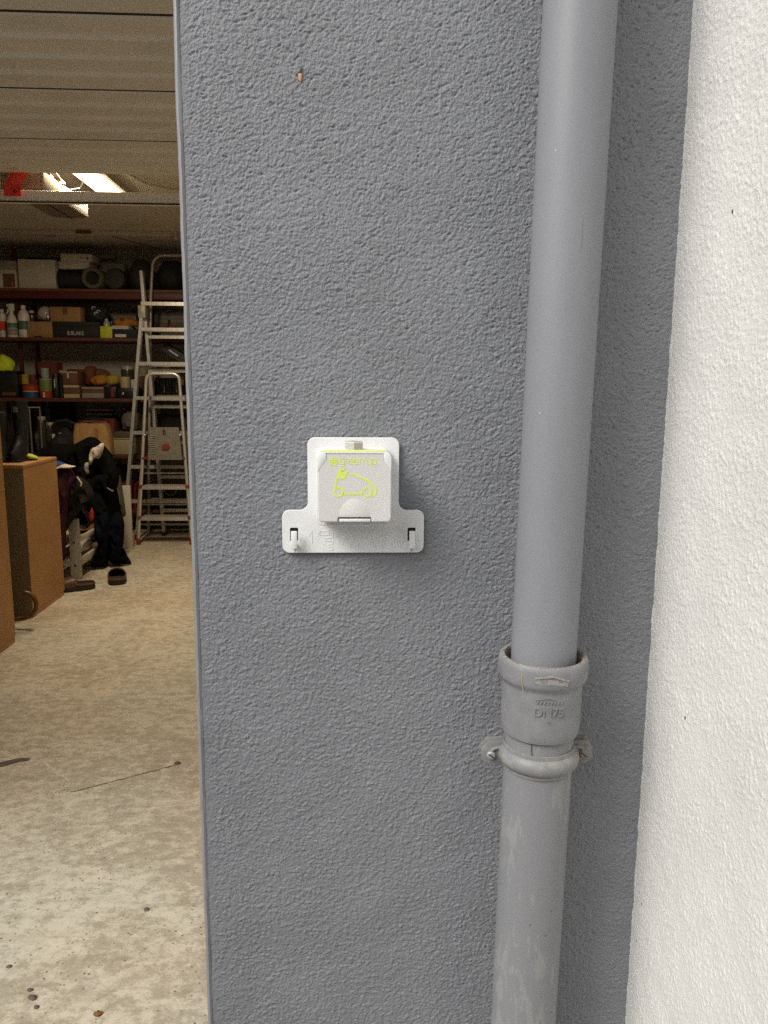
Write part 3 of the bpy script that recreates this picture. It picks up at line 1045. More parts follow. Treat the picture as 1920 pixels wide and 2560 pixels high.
def raised(name, *strokes, txt=None):
    q = MB()
    for pts_, w_ in strokes:
        q.ribbon(pts_, w_, EF, EB)
    if txt:
        q.text(*txt)
    q.build(name, M_WPLATE, so_)


raised('arrow_pictogram', ([(-0.0520, 1.0880), (-0.0478, 1.0955), (-0.0478, 1.0790)], 0.0009))
raised('plug_pictogram', ([(-0.0380, 1.0900), (-0.0260, 1.0900), (-0.0260, 1.0950), (-0.0380, 1.0950), (-0.0380, 1.0900)], 0.0008),
       ([(-0.0410, 1.0915), (-0.0380, 1.0915)], 0.0008), ([(-0.0410, 1.0938), (-0.0380, 1.0938)], 0.0008),
       ([(-0.0260, 1.0925), (-0.0215, 1.0925), (-0.0215, 1.0865), (-0.0310, 1.0865), (-0.0310, 1.0820), (-0.0215, 1.0820), (-0.0215, 1.0790)], 0.0009))
raised('digit_pictogram', ([(-0.0215, 1.0780), (-0.0268, 1.0780), (-0.0268, 1.0745), (-0.0225, 1.0745), (-0.0215, 1.0735), (-0.0215, 1.0705), (-0.0268, 1.0702)], 0.0009))
raised('slash_pictogram', ([(0.0085, 1.0925), (0.0003, 1.0735)], 0.0010))
raised('cable_pictogram', ([(0.0310, 1.0850), (0.0310, 1.0760), (0.0370, 1.0760), (0.0370, 1.0910), (0.0420, 1.0910), (0.0420, 1.0740), (0.0450, 1.0720)], 0.0008))
raised('chevron_pictogram', ([(0.0560, 1.0880), (0.0600, 1.0835), (0.0560, 1.0790)], 0.0008))

# ------------------------------------------------------------------ garage door overhead
gd = thing('garage_door', 'sectional garage door slid open overhead, ribbed beige panels', 'garage door', (-1.47, 1.4, 2.17))
DX0, DX1 = -2.74, -0.21
ends = [2.612, 2.128, 1.620, 1.112, 0.600]
for i in range(4):
    y1, y0 = ends[i], ends[i + 1]
    p = MB()
    y0g = y0 + 0.016
    # profile across the panel: flat strips with shallow raised beads
    ps = [(y0g, 2.196), (y0g, 2.176), (y0g + 0.006, 2.170)]
    for fr in (0.27, 0.52, 0.76):
        yc = y0 + (y1 - y0) * fr
        ps += [(yc - 0.012, 2.170), (yc - 0.004, 2.1625), (yc, 2.1625), (yc + 0.004, 2.170)]
    ps += [(y1 - 0.006, 2.170), (y1, 2.176), (y1, 2.196)]
    vv = [(x, y, z) for x in (DX0, DX1) for y, z in ps]
    n_ = len(ps)
    ff = [(j, j + 1, n_ + j + 1, n_ + j) for j in range(n_ - 1)] + [(0, n_, 2 * n_ - 1, n_ - 1)] + [tuple(range(n_ - 1, -1, -1)), tuple(range(n_, 2 * n_))]
    p.add(vv, ff)
    p.build('door_panel', M_DOOR, gd)
    MB().box(DX0, DX1, y0 + 0.0004, y0g - 0.0004, 2.1735, 2.190).build('panel_seal', M_DARK, gd)
for x in (DX0 - 0.02, DX1 + 0.012):
    MB().box(x - 0.012, x + 0.012, 0.45, 2.80, 2.140, 2.20).build('side_track', M_RAIL, gd)
brr = MB()
brr.box(DX0 - 0.03, DX1 + 0.02, 2.722, 2.762, 2.0745, 2.1240, 0.003)
brr.build('cross_rail', mat('cream_rail_paint', (0.88, 0.865, 0.80), 0.4, metal=0.0, var=0.05, vscale=8), gd)
MB().box(DX0 - 0.03, DX1 + 0.02, 2.718, 2.7215, 2.0715, 2.0775).build('rail_lip', M_DARK, gd)
for x in (DX0, DX1):
    MB().bar((x, 2.745, 2.124), (x, 2.745, 2.42), 0.03, 0.004).build('track_hanger', M_RAIL, gd)

# red strap hung over the cross rail
rs = MB()
pts = []
for i in range(11):
    t = i / 10
    pts.append((-1.452 - 0.035 * t - 0.020 * math.sin(t * 2.2), 2.715 - 0.012 * math.sin(t * math.pi), 2.205 - 0.108 * t))
vv = []
for i, p in enumerate(pts):
    for xo in (-0.037, 0.037):
        for yo in (0.0, 0.004):
            vv.append((p[0] + xo, p[1] - yo - 0.004 * math.cos(xo * 40), p[2]))
ff = []
for i in range(10):
    a_, c_ = i * 4, i * 4 + 4
    ff += [(a_, a_ + 2, c_ + 2, c_), (a_ + 1, c_ + 1, c_ + 3, a_ + 3), (a_, c_, c_ + 1, a_ + 1), (a_ + 2, a_ + 3, c_ + 3, c_ + 2)]
ff += [(0, 1, 3, 2), (40, 42, 43, 41)]
rs.add(vv, ff, True)
ro_ = thing('release_strap', 'red curved plastic strap hanging over the pale cross rail', 'strap', (-1.47, 2.715, 2.09))
rs.build('strap', M_REDP, ro_)
MB().lathe([(0.0170, 2.700), (0.0170, 2.692), (0.0120, 2.690), (0.0095, 2.692), (0.0090, 2.700)], (-1.484, 0, 2.112), 20, 'y').build('eyelet', M_REDP, ro_)

# door opener hanging from the ceiling
op = thing('door_opener', 'garage door opener motor box hanging from ceiling behind the rail', 'motor', (-1.51, 3.2, 2.16))
plan = [(-1.612, 2.86), (-1.4205, 2.86), (-1.4205, 3.462), (-1.455, 3.498), (-1.505, 3.512), (-1.560, 3.500), (-1.600, 3.475), (-1.612, 3.445)]
n_ = len(plan)
MB().add([(x, y, z) for z in (2.162, 2.245) for x, y in plan], [(j, (j + 1) % n_, n_ + (j + 1) % n_, n_ + j) for j in range(n_)] + [tuple(range(n_ - 1, -1, -1)), tuple(range(n_, 2 * n_))]).build('housing', mat('opener_grey_plastic', (0.17, 0.14, 0.10), 0.5, var=0.08), op)
MB().box(-1.4200, -1.4120, 2.85, 3.460, 2.158, 2.236, 0.002).build('lit_side', mat('opener_lit_side', (0.24, 0.215, 0.17), 0.5, var=0.05), op)  # side towards the lamp, its lit tone put into a paler colour
MB().box(-1.5175, -1.5135, 2.87, 3.500, 2.1585, 2.1615).build('housing_joint', M_DARK, op)
MB().box(-1.560, -1.475, 2.862, 2.905, 2.156, 2.1615).build('lens_strip', M_WCARD, op)
MB().box(-1.54, -1.48, 0.7, 2.85, 2.232, 2.262).build('drive_rail', M_RAIL, op)
MB().bar((-1.475, 2.72, 2.41), (-1.43, 3.14, 2.25), 0.035, 0.004, side=(0.87, -0.5, 0)).build('hanger_strap', mat('white_steel', (0.50, 0.46, 0.38), 0.45, var=0.05), op)
MB().bar((-1.56, 2.78, 2.41), (-1.78, 3.12, 2.22), 0.035, 0.004, side=(0.8, 0.5, 0)).build('hanger_strap', MATS['white_steel'], op)
MB().bar((-1.78, 3.12, 2.24), (-1.60, 3.10, 2.25), 0.03, 0.004, side=(0, 1, 0)).build('hanger_strap', MATS['white_steel'], op)
MB().prism([[(-1.47, 2.246), (-1.40, 2.246), (-1.47, 2.320)]], 3.10, 3.106).build('gusset', MATS['white_steel'], op)
MB().tube([(-1.505, 2.86, 2.26), (-1.500, 2.87, 2.21), (-1.485, 2.87, 2.185), (-1.44, 2.88, 2.180)], 0.006, 8).build('bent_hanger_rod', MATS['white_steel'], op)
MB().tube([(-1.41, 3.2, 2.24), (-1.37, 3.22, 2.25), (-1.355, 3.22, 2.27), (-1.355, 3.22, 2.30), (-1.50, 3.25, 2.42)], 0.004, 6).build('supply_cable', M_BLACKP, op)

# lit batten lamp
lm = thing('ceiling_lamp', 'lit warm white batten lamp on the garage ceiling', 'lamp', (-1.40, 3.45, CZ))
MB().box(-1.345, -1.315, 2.85, 4.03, CZ - 0.036, CZ - 0.001).box(-1.485, -1.455, 2.85, 4.03, CZ - 0.040, CZ - 0.001).box(-1.455, -1.345, 2.85, 4.03, CZ - 0.02, CZ - 0.001).box(-1.485, -1.315, 4.0305, 4.045, CZ - 0.040, CZ - 0.001).build('housing', MATS['white_steel'], lm)
MB().box(-1.4480, -1.3520, 2.852, 4.030, CZ - 0.064, CZ - 0.022).build('diffuser', emit_mat('lit_diffuser', (1.0, 0.82, 0.56), 6.0), lm)
MB().tube([(-1.36, 3.0, CZ - 0.012), (-1.27, 3.2, CZ - 0.012), (-1.22, 3.5, CZ - 0.012), (-1.17, 3.75, CZ - 0.012), (-1.05, 3.90, CZ - 0.012), (-0.6, 3.97, CZ - 0.012), (0.6, 4.0, CZ - 0.012)], 0.007, 8).build('supply_cable', MATS['garage_ceiling_paint'], lm)
al = bpy.data.lights.new('lamp_light', 'AREA')
al.shape = 'RECTANGLE'
al.size, al.size_y = 0.10, 1.15
al.energy = 42
al.color = (1.0, 0.81, 0.58)
ao = bpy.data.objects.new('lamp_light', al)
COL.objects.link(ao)
ao.parent = lm
ao.location = (0, 0, -0.074)

# unlit batten nearer the back
ub = thing('ceiling_batten', 'long slim unlit batten fixed across the garage ceiling', 'light fitting', (-2.0, 5.25, CZ))
MB().box(-2.66, -1.33, 5.23, 5.29, CZ - 0.035, CZ - 0.001, 0.004).build('housing', M_WCARD, ub)
for x in (-2.66, -1.33):
    MB().box(x - 0.012, x + 0.012, 5.225, 5.295, CZ - 0.06, CZ - 0.001, 0.003).build('end_cap', M_WCARD, ub)
MB().box(-2.07, -1.96, 5.215, 5.228, CZ - 0.028, CZ - 0.008).build('maker_plate', M_CARDD, ub)
tag(MB().lathe([(0.0, CZ - 0.03), (0.035, CZ - 0.028), (0.052, CZ - 0.012), (0.054, CZ - 0.001)], (-2.32, 5.36, 0), 20).build('ceiling_rose', M_GCARD), 'small round dark ceiling fitting just behind the unlit batten', 'ceiling fitting')
cr = MB().tube([(-1.93, 5.34, CZ - 0.003), (-1.62, 6.05, CZ - 0.003)], 0.003, 5).build('ceiling_joint', M_CARDD, bpy.data.objects['ceiling'])

# ------------------------------------------------------------------ storage shelves along the back wall
SY0, SY1 = 5.62, 6.06
S1, S2, S3, S4, S5 = 2.031, 1.640, 1.146, 0.672, 0.20
sh = thing('storage_shelf', 'red-brown storage shelving along the garage back wall', 'shelf', (-2.0, 5.84, 0))
for zz, tk, mm in ((S1, 0.022, M_SHELFB), (S2, 0.026, M_SHELF), (S3, 0.03, M_SHELF), (S4, 0.03, M_SHELF), (S5, 0.03, M_SHELF)):
    MB().box(-4.2, 0.3, SY0, SY1, zz - tk, zz, 0.002).build('shelf_board', mm, sh)
MB().box(-4.2, 0.3, SY0 + 0.01, SY0 + 0.045, S1 - 0.078, S1 - 0.0225, 0.002).build('beam', mat('red_steel_beam', (0.085, 0.011, 0.008), 0.5, var=0.1), sh)
MB().box(-4.2, 0.3, SY0 + 0.30, SY0 + 0.335, S1 - 0.078, S1 - 0.0225, 0.002).build('beam', MATS['red_steel_beam'], sh)
for x in (-4.15, -2.735, -0.9, 0.25):
    for y in ((5.785 if x == -2.735 else SY0 - 0.022), SY1 - 0.03):
        xo_ = -0.045 if (x == -2.735 and y < 5.9) else 0
        MB().box(x - 0.016 + xo_, x + 0.016 + xo_, y, y + 0.020, 0, 2.36).build('upright', MATS['red_steel_beam'], sh)

U = 0.00099                      # metres per survey unit on the shelf front


def sx(u, v=700.0, Y=5.66):
    return at(u / 3.318, 600 + v / 3.318, Y).x


def box_item(name, label, cat, u0, u1, v0, v1, base, m_, depth=0.25, y=5.66, bev=0.004, group=None):
    x0_, x1_ = sx(u0, (v0 + v1) / 2, y), sx(u1, (v0 + v1) / 2, y)
    o = MB().box(x0_, x1_, y, y + depth, base, base + (v1 - v0) * U, bev).build(name, m_)
    return tag(o, label, cat, group)


def carton(label, u0, u1, v0, v1, base, m_, depth=0.25, y=5.66, cat='box', name='cardboard_box', flap=None, tape=None, print_=None):
    """A carton: body, lid flaps with a real gap, a strip of tape."""
    x0_, x1_ = sx(u0, (v0 + v1) / 2, y), sx(u1, (v0 + v1) / 2, y)
    h_ = (v1 - v0) * U
    t = thing(name, label, cat, ((x0_ + x1_) / 2, y + depth / 2, base))
    MB().box(x0_, x1_, y, y + depth, base, base + h_ - 0.004, 0.002).build('body', m_, t)
    xm_ = (x0_ + x1_) / 2
    MB().box(x0_ + 0.001, xm_ - 0.001, y + 0.001, y + depth - 0.001, base + h_ - 0.0038, base + h_).build('flap', flap or m_, t)
    MB().box(xm_ + 0.001, x1_ - 0.001, y + 0.001, y + depth - 0.001, base + h_ - 0.0038, base + h_).build('flap', flap or m_, t)
    if tape:
        MB().box(xm_ - 0.02, xm_ + 0.02, y - 0.001, y - 0.0002, base + h_ * 0.5, base + h_ - 0.005).build('tape', tape, t)
    return t, x0_, x1_, h_


def jar(name, label, cat, u0, u1, v0, base, h_units, body, lid_m, y=5.72, lid_h=0.018, neck=0.9, seg=24, bands=()):
    x0_, x1_ = sx(u0, v0, y), sx(u1, v0, y)
    r = (x1_ - x0_) / 2
    cx = (x0_ + x1_) / 2
    h_ = h_units * U
    t = thing(name, label, cat, (cx, y + r, base))
    b0 = MB().lathe([(0.001, base), (r * 0.96, base), (r, base + 0.004), (r, base + h_ - lid_h - 0.006), (r * neck, base + h_ - lid_h)], (cx, y + r, 0), seg).build('body', body, t)
    MB().lathe([(r * neck * 0.9, base + h_ - lid_h), (r * neck * 1.04, base + h_ - lid_h + 0.001), (r * neck * 1.04, base + h_ - 0.002), (r * neck, base + h_), (0.001, base + h_)], (cx, y + r, 0), seg).build('lid', lid_m, t)
    for f0, f1, m_ in bands:
        MB().lathe([(r + 0.0012, base + h_ * f0), (r + 0.0012, base + h_ * f1)], (cx, y + r, 0), seg).build('label_band', m_, t)
    return t, cx, r


# --- top shelf
carton('grey carton lying on top of the picture box, top shelf', -60, 132, 165, 233, S1 + 0.152, M_GCARD, 0.11, name='carton')
t, x0_, x1_, h_ = carton('white picture box at the end of the top shelf', -80, 135, 236, 388, S1, M_WCARD, 0.12, name='carton')
MB().box(x1_ - 0.105, x1_ - 0.012, 5.6565, 5.6595, S1 + 0.01, S1 + 0.115).build('picture_print', M_CARDD, t)
MB().box(x1_ - 0.038, x1_ - 0.022, 5.6535, 5.6560, S1 + 0.012, S1 + 0.055).build('picture_print', M_REDC, t)
MB().box(x1_ - 0.21, x1_ - 0.112, 5.6555, 5.6595, S1 + 0.005, S1 + 0.118).build('label_or_glint', M_WHITEB, t)
t, x0_, x1_, h_ = carton('large plain white carton standing on the top shelf', 152, 458, 160, 393, S1, M_WCARD, 0.3, name='carton')
t = thing('sports_bag', 'black cylindrical bag with a pale round end, under two flat boxes', 'bag', (sx(560), 5.78, S1))
xa, xb = sx(415, 310, 5.7), sx(712, 310, 5.7)
MB().lathe([(0.060, xa), (0.076, xa + 0.012), (0.080, xa + 0.05), (0.081, (xa + xb) / 2), (0.080, xb - 0.03), (0.07, xb)], (0, 5.76, S1 + 0.081), 28, 'x', caps=True).build('body', M_BLACKM, t)
MB().lathe([(0.052, xa - 0.003), (0.050, xa - 0.006), (0.002, xa - 0.006)], (0, 5.755, S1 + 0.081), 24, 'x').build('end_disc', M_WCARD, t)
MB().tube([(xa + 0.01, 5.68, S1 + 0.02), (xa - 0.022, 5.685, S1 + 0.06), (xa - 0.01, 5.69, S1 + 0.13), (xa + 0.05, 5.69, S1 + 0.165)], 0.008, 8).build('strap', M_BLACKM, t)
carton('flat white box under its twin, lying on the black bag', 486, 738, 176, 234, S1 + 0.1635, M_WCARD, 0.22, y=5.67, name='flat_box')
bb_ = carton('flat white box topmost on the black bag, below the ceiling', 502, 760, 112, 172, S1 + 0.2225, M_WCARD, 0.22, y=5.675, name='flat_box')
MB().box(bb_[2] - 0.045, bb_[2] - 0.025, 5.6735, 5.6748, S1 + 0.237, S1 + 0.258).build('picture_print', M_CARDD, bb_[0])
MB().box(bb_[2] - 0.095, bb_[2] - 0.060, 5.6735, 5.6748, S1 + 0.245, S1 + 0.255).build('picture_print', M_GCARD, bb_[0])
xr = sx(772, 300)
t = thing('carpet_roll', 'grey-brown rolled mat seen end-on with a dark hollow core', 'roll', (xr, 5.76, S1))
MB().lathe([(0.056, 5.84), (0.056, 5.635), (0.066, 5.63), (0.082, 5.63), (0.0875, 5.64), (0.0875, 5.95), (0.056, 5.95)], (xr, 0, S1 + 0.0885), 32, 'y').build('mat', M_ROLL, t)
MB().lathe([(0.0555, 5.70), (0.001, 5.70)], (xr, 0, S1 + 0.0885), 24, 'y').build('core', M_DARK, t)
box_item('card_box', 'pale card box half hidden behind the dark round roll', 'box', 850, 1030, 150, 392, S1, M_GCARD, 0.12, y=5.88)
xr = sx(950, 300)
t = thing('dark_roll', 'dark round rolled bundle on the top shelf beside the hollow roll', 'roll', (xr, 5.74, S1))
MB().lathe([(0.001, 5.640), (0.060, 5.638), (0.080, 5.645), (0.086, 5.66), (0.086, 5.86)], (xr, 0, S1 + 0.087), 28, 'y').build('bundle', M_DGREY, t)
MB().lathe([(0.0865, 5.70), (0.0890, 5.705), (0.0890, 5.725), (0.0865, 5.73)], (xr, 0, S1 + 0.087), 28, 'y').build('strap', M_BLACKM, t)
tag(MB().ball((sx(1140, 270), 5.80, S1 + 0.12), (0.105, 0.13, 0.145), wob=0.14, ws=10, flat=S1).build('holdall', M_DGREY), 'big dark domed holdall on top shelf behind the ladder post', 'bag')
tag(MB().ball((sx(1400, 270), 5.84, S1 + 0.12), (0.135, 0.16, 0.15), wob=0.12, ws=9, flat=S1).build('holdall', M_BLACKM), 'black bulky bag framed by the ladder loop on top shelf', 'bag')
tag(MB().tube([(-3.6, 5.95, 2.345), (-2.0, 5.95, 2.335)], 0.018, 8).build('conduit', M_GCARD), 'dark pipe running under the ceiling above the top shelf', 'pipe')

# --- second shelf
t, cx, r = jar('cleaner_bottle', 'white bottle with an orange-red label cut off by the frame edge', 'bottle', -40, 32, 565, S2, 235, M_WHITEB, M_WHITEB, lid_h=0.03, neck=0.45, bands=((0.25, 0.58, M_REDC),))
# spray bottle
xa = sx(80, 700)
t = thing('spray_bottle', 'white trigger spray bottle with a dark label on second shelf', 'bottle', (xa, 5.70, S2))
MB().lathe([(0.001, S2), (0.043, S2), (0.045, S2 + 0.005), (0.045, S2 + 0.12), (0.032, S2 + 0.165), (0.016, S2 + 0.195), (0.015, S2 + 0.215)], (xa, 5.71, 0), 24).build('body', M_WHITEB, t)
MB().box(xa - 0.018, xa + 0.026, 5.695, 5.725, S2 + 0.2152, S2 + 0.275, 0.006).box(xa - 0.034, xa - 0.017, 5.70, 5.72, S2 + 0.250, S2 + 0.270, 0.003).build('spray_head', M_WHITEB, t)
MB().bar((xa - 0.016, 5.71, S2 + 0.245), (xa - 0.034, 5.71, S2 + 0.195), 0.012, 0.008).build('trigger', M_WHITEB, t)
MB().lathe([(0.0462, S2 + 0.02), (0.0462, S2 + 0.075)], (xa, 5.71, 0), 24).build('label_band', M_GCARD, t)
MB().lathe([(0.0463, S2 + 0.078), (0.0462, S2 + 0.118)], (xa, 5.71, 0), 24).build('label_band', M_GREENL, t)
xa = sx(180, 700)
t = thing('detergent_bottle', 'white capped bottle with a patchy green label on second shelf', 'bottle', (xa, 5.70, S2))
MB().lathe([(0.001, S2), (0.044, S2), (0.046, S2 + 0.005), (0.046, S2 + 0.175), (0.036, S2 + 0.210), (0.018, S2 + 0.228), (0.017, S2 + 0.232)], (xa, 5.71, 0), 24).build('body', M_WHITEB, t)
MB().lathe([(0.019, S2 + 0.2322), (0.020, S2 + 0.258), (0.018, S2 + 0.262), (0.001, S2 + 0.262)], (xa, 5.71, 0), 18).build('cap', M_WHITEB, t)
MB().lathe([(0.0470, S2 + 0.065), (0.0470, S2 + 0.135)], (xa, 5.71, 0), 24).build('label_band', M_GREENL, t)
t, x0_, x1_, h_ = carton('brown carton below the glass globe on second shelf', 228, 434, 684, 815, S2, M_CARD, 0.24)
MB().box(x0_ + 0.055, x0_ + 0.115, 5.6575, 5.6595, S2 + 0.001, S2 + 0.014).build('hand_hole', M_DARK, t)
xa = sx(338, 590)
t = thing('glass_globe', 'pale opal glass lamp globe resting on the brown carton', 'globe', (xa, 5.76, S2 + 0.131))
MB().ball((xa, 5.76, S2 + 0.131 + 0.071), 0.061, 28, 18).build('globe', M_OPAL, t)
MB().lathe([(0.030, S2 + 0.131), (0.030, S2 + 0.150), (0.026, S2 + 0.152)], (xa, 5.76, 0), 20).build('collar', M_BLACKP, t)
jar('small_jar', 'tiny metal-topped jar next to the glass globe', 'jar', 380, 406, 630, S2 + 0.131, 48, M_DGLASS, M_ALU, y=5.69, lid_h=0.012)
jar('small_jar', 'little dark jar between the capped bottle and the globe', 'jar', 228, 272, 575, S2 + 0.131, 95, M_DGLASS, M_WCARD, y=5.74, lid_h=0.02)
t = thing('shoe_box', 'long black box lettered in white capitals on second shelf', 'box', (sx(632), 5.78, S2))
x0_, x1_ = sx(440, 755), sx(826, 755)
MB().box(x0_, x1_, 5.66, 5.92, S2, S2 + 0.095, 0.002).build('body', M_BLACKM, t)
MB().box(x0_ - 0.002, x1_ + 0.002, 5.658, 5.922, S2 + 0.0955, S2 + 0.132, 0.002).build('lid', M_BLACKM, t)
MB().text('B.BLAKE', 0.045, sx(558, 780), S2 + 0.024, 5.6585, 5.6598, wide=0.83).build('lettering', M_PRINT, t)
carton('brown carton standing on the long black lettered box', 416, 668, 572, 690, S2 + 0.132, M_CARD, 0.2, tape=M_CARDD)
t = thing('printed_bag', 'black crumpled bag with pale scrawled print beside the brown carton', 'bag', (sx(770), 5.78, S2 + 0.132))
o = MB().ball((sx(770, 620), 5.78, S2 + 0.132 + 0.062), (0.10, 0.09, 0.085), wob=0.25, ws=14, flat=S2 + 0.1325).build('bag', M_BLACKM, t)
pm_ = MB()
for (u_, v_) in ((770, 575), (812, 605), (790, 622)):
    c_ = (sx(u_, v_), S2 + 0.132 + (690 - v_) * U)
    pm_.ribbon([(c_[0] + 0.014 * math.cos(k_ * 0.9), c_[1] + 0.011 * math.sin(k_ * 0.9)) for k_ in range(6)], 0.005, 5.676, 5.680)
pm_.build('pale_print', M_PRINT, t)
t, x0_, x1_, h_ = carton('lime yellow box beside the black lettered box', 832, 930, 728, 826, S2, M_LIMEBOX, 0.15, name='small_box')
xa = sx(866, 690)
t = thing('clear_bottle', 'small cloudy bottle with a cap standing on the lime box', 'bottle', (xa, 5.72, S2 + 0.097))
MB().lathe([(0.001, S2 + 0.0972), (0.026, S2 + 0.0975), (0.027, S2 + 0.13), (0.015, S2 + 0.145)], (xa, 5.72, 0), 18).build('body', M_OPAL, t)
MB().lathe([(0.013, S2 + 0.1452), (0.013, S2 + 0.162), (0.001, S2 + 0.163)], (xa, 5.72, 0), 14).build('cap', M_WCARD, t)
t = thing('shoe_box', 'black box with white lid edge and white end label', 'box', (sx(1030), 5.76, S2))
x0_, x1_ = sx(932, 770), sx(1135, 770)
MB().box(x0_, x1_, 5.66, 5.90, S2, S2 + 0.074, 0.002).build('body', M_BLACKM, t)
MB().box(x0_ - 0.002, x0_ + 0.135, 5.658, 5.90, S2 + 0.0745, S2 + 0.104, 0.002).build('lid', M_WCARD, t)
MB().box(x0_ + 0.022, x0_ + 0.112, 5.6570, 5.6595, S2 + 0.010, S2 + 0.034).build('label_or_glint', M_WHITEB, t)
t = thing('orange_bag', 'orange-brown soft bag lying on the black box with white label', 'bag', (sx(1010), 5.77, S2 + 0.104))
MB().ball((sx(1008, 680), 5.78, S2 + 0.104 + 0.028), (0.105, 0.08, 0.050), wob=0.25, ws=12, flat=S2 + 0.1045).build('bag', M_ORANGEC, t)
MB().ball((sx(1003, 672), 5.70, S2 + 0.157), (0.020, 0.012, 0.014), 12, 8).build('knot', M_BRICKC, t)
jar('blue_can', 'small dark blue can behind the orange bag', 'can', 890, 934, 585, S2 + 0.11, 80, M_BLUET, M_BLUET, y=5.86, lid_h=0.01)
tag(MB().tube([(sx(1088, 600) + 0.058 * math.cos(t_ * math.pi / 16), 6.045 + 0.012 * math.sin(t_), S2 + 0.205 + 0.070 * math.sin(t_ * math.pi / 16)) for t_ in range(60)], 0.006, 7).build('hose_coil', M_DGREY), 'dark coiled hose hung on the back wall above second shelf', 'hose')
t = thing('tool_board', 'pale wall panel with hook seen between the ladder rungs', 'panel', (sx(1400), 6.06, S2 + 0.03))
x0_, x1_ = sx(1275, 670, 6.05), sx(1575, 670, 6.05)
for i in range(6):
    MB().box(x0_, x1_, 6.05, 6.095, S2 + 0.04 + i * 0.038, S2 + 0.04 + i * 0.038 + 0.0365, 0.001).build('slat', M_GCARD, t)
MB().tube([(sx(1400, 590, 6.04) + 0.014 * math.cos(k_ * 0.6), 6.040, S2 + 0.238 + 0.014 * math.sin(k_ * 0.6)) for k_ in range(9)], 0.004, 6).build('hook', M_BLACKP, t)
t = thing('pliers', 'pliers with two red handles in front of the pale panel', 'tool', (sx(1400), 6.03, S2 + 0.09))
for sgn in (-1, 1):
    MB().tube([(sx(1402, 690, 6.03) + sgn * 0.022, 6.035, S2 + 0.085), (sx(1402, 690, 6.03) + sgn * 0.016, 6.035, S2 + 0.13), (sx(1402, 690, 6.03) + sgn * 0.004, 6.035, S2 + 0.15)], 0.007, 8).build('handle', M_REDP, t)
MB().box(sx(1402, 690, 6.03) - 0.010, sx(1402, 690, 6.03) + 0.010, 6.03, 6.04, S2 + 0.15, S2 + 0.185, 0.003).build('jaw', M_DGREY, t)
t = thing('tilted_case', 'black tilted case with pale script under the second shelf', 'case', (sx(1430), 5.9, 1.45))
cb = MB()
a0 = math.radians(-34)
cxx, czz = sx(1440, 930), S2 - 0.115
for (hx, hz, yy0, yy1, mm, nm) in ((0.105, 0.036, 5.66, 5.78, M_BLACKP, 'body'), (0.045, 0.006, 5.655, 5.659, M_PRINT, 'script_print')):
    q = MB()
    vv = []
    for y in (yy0, yy1):
        for a_, c_ in ((-hx, -hz), (hx, -hz), (hx, hz), (-hx, hz)):
            vv.append((cxx + a_ * math.cos(a0) - c_ * math.sin(a0), y, czz + a_ * math.sin(a0) + c_ * math.cos(a0)))
    q.add(vv, [(0, 1, 2, 3), (7, 6, 5, 4), (0, 4, 5, 1), (1, 5, 6, 2), (2, 6, 7, 3), (3, 7, 4, 0)])
    q.build(nm, mm, t)
MB().tube([(cxx - 0.07, 5.74, czz + 0.07), (cxx - 0.08, 5.74, S2 - 0.026)], 0.002, 5).build('hanging_cord', M_DARK, t)

# --- third shelf
t = thing('black_crate', 'black crate at the end of the third shelf under yellow cloth', 'crate', (sx(60), 5.8, S3))
x0_, x1_ = sx(-160, 1200), sx(150, 1200)
MB().box(x0_, x1_, 5.65, 5.775, S3, S3 + 0.20, 0.004).build('body', M_BLACKP, t)
MB().box(x0_ - 0.004, x1_ + 0.004, 5.645, 5.778, S3 + 0.2005, S3 + 0.222, 0.004).build('rim', M_BLACKP, t)
MB().box(x1_ - 0.13, x1_ - 0.02, 5.647, 5.6495, S3 + 0.02, S3 + 0.045).build('label_or_glint', M_CARDD, t)
tag(MB().ball((sx(5, 1020), 5.715, S3 + 0.222 + 0.045), (0.085, 0.06, 0.085), wob=0.2, ws=8, flat=S3 + 0.2225).build('hi_vis_vest', M_HIVIS), 'crumpled fluorescent yellow vest heaped on the black crate', 'vest')
jar('paint_tin', 'yellow-lidded tin with red and blue bands on third shelf', 'tin', 160, 222, 1105, S3, 195, M_YELLOWC, M_YELLOWC, y=5.74, bands=())
jar('paint_tin', 'wide red and blue tin with white scrawl on third shelf', 'tin', 158, 292, 1195, S3, 115, M_REDTIN, M_CARDD, y=5.655, lid_h=0.012, bands=((0.0, 0.42, M_BLUET), (0.43, 0.50, M_CREAMP)))
jar('round_tin', 'brick red round tin standing behind the red and blue tin', 'tin', 228, 285, 1105, S3, 195, M_BRICKC, M_BRICKC, y=5.80)
t, cx, r = jar('spray_can', 'red tin with green upper band and white figure on third shelf', 'tin', 305, 410, 1148, S3, 160, M_REDTIN, M_CREAMP, y=5.655, lid_h=0.010, neck=0.97, bands=((0.36, 0.92, M_GREENT),))
MB().prism([[(cx - 0.014, S3 + 0.006), (cx + 0.014, S3 + 0.006), (cx + 0.007, S3 + 0.02), (cx + 0.007, S3 + 0.045), (cx - 0.007, S3 + 0.045), (cx - 0.007, S3 + 0.02)]], 5.6525, 5.6545).build('figure_print', M_PRINT, t)
jar('teal_can', 'pale teal can stacked on the red and green tin', 'can', 325, 390, 1056, S3 + 0.16, 88, M_TEAL, M_TEAL, y=5.675, lid_h=0.006, neck=0.97)
t = thing('red_basket', 'dark red woven basket behind the teal can', 'basket', (sx(392), 5.9, S3))
x0_, x1_ = sx(318, 1050, 5.86), sx(468, 1050, 5.86)
MB().box(x0_, x1_, 5.86, 6.02, S3, S3 + 0.30, 0.012).build('body', M_REDBOX, t)
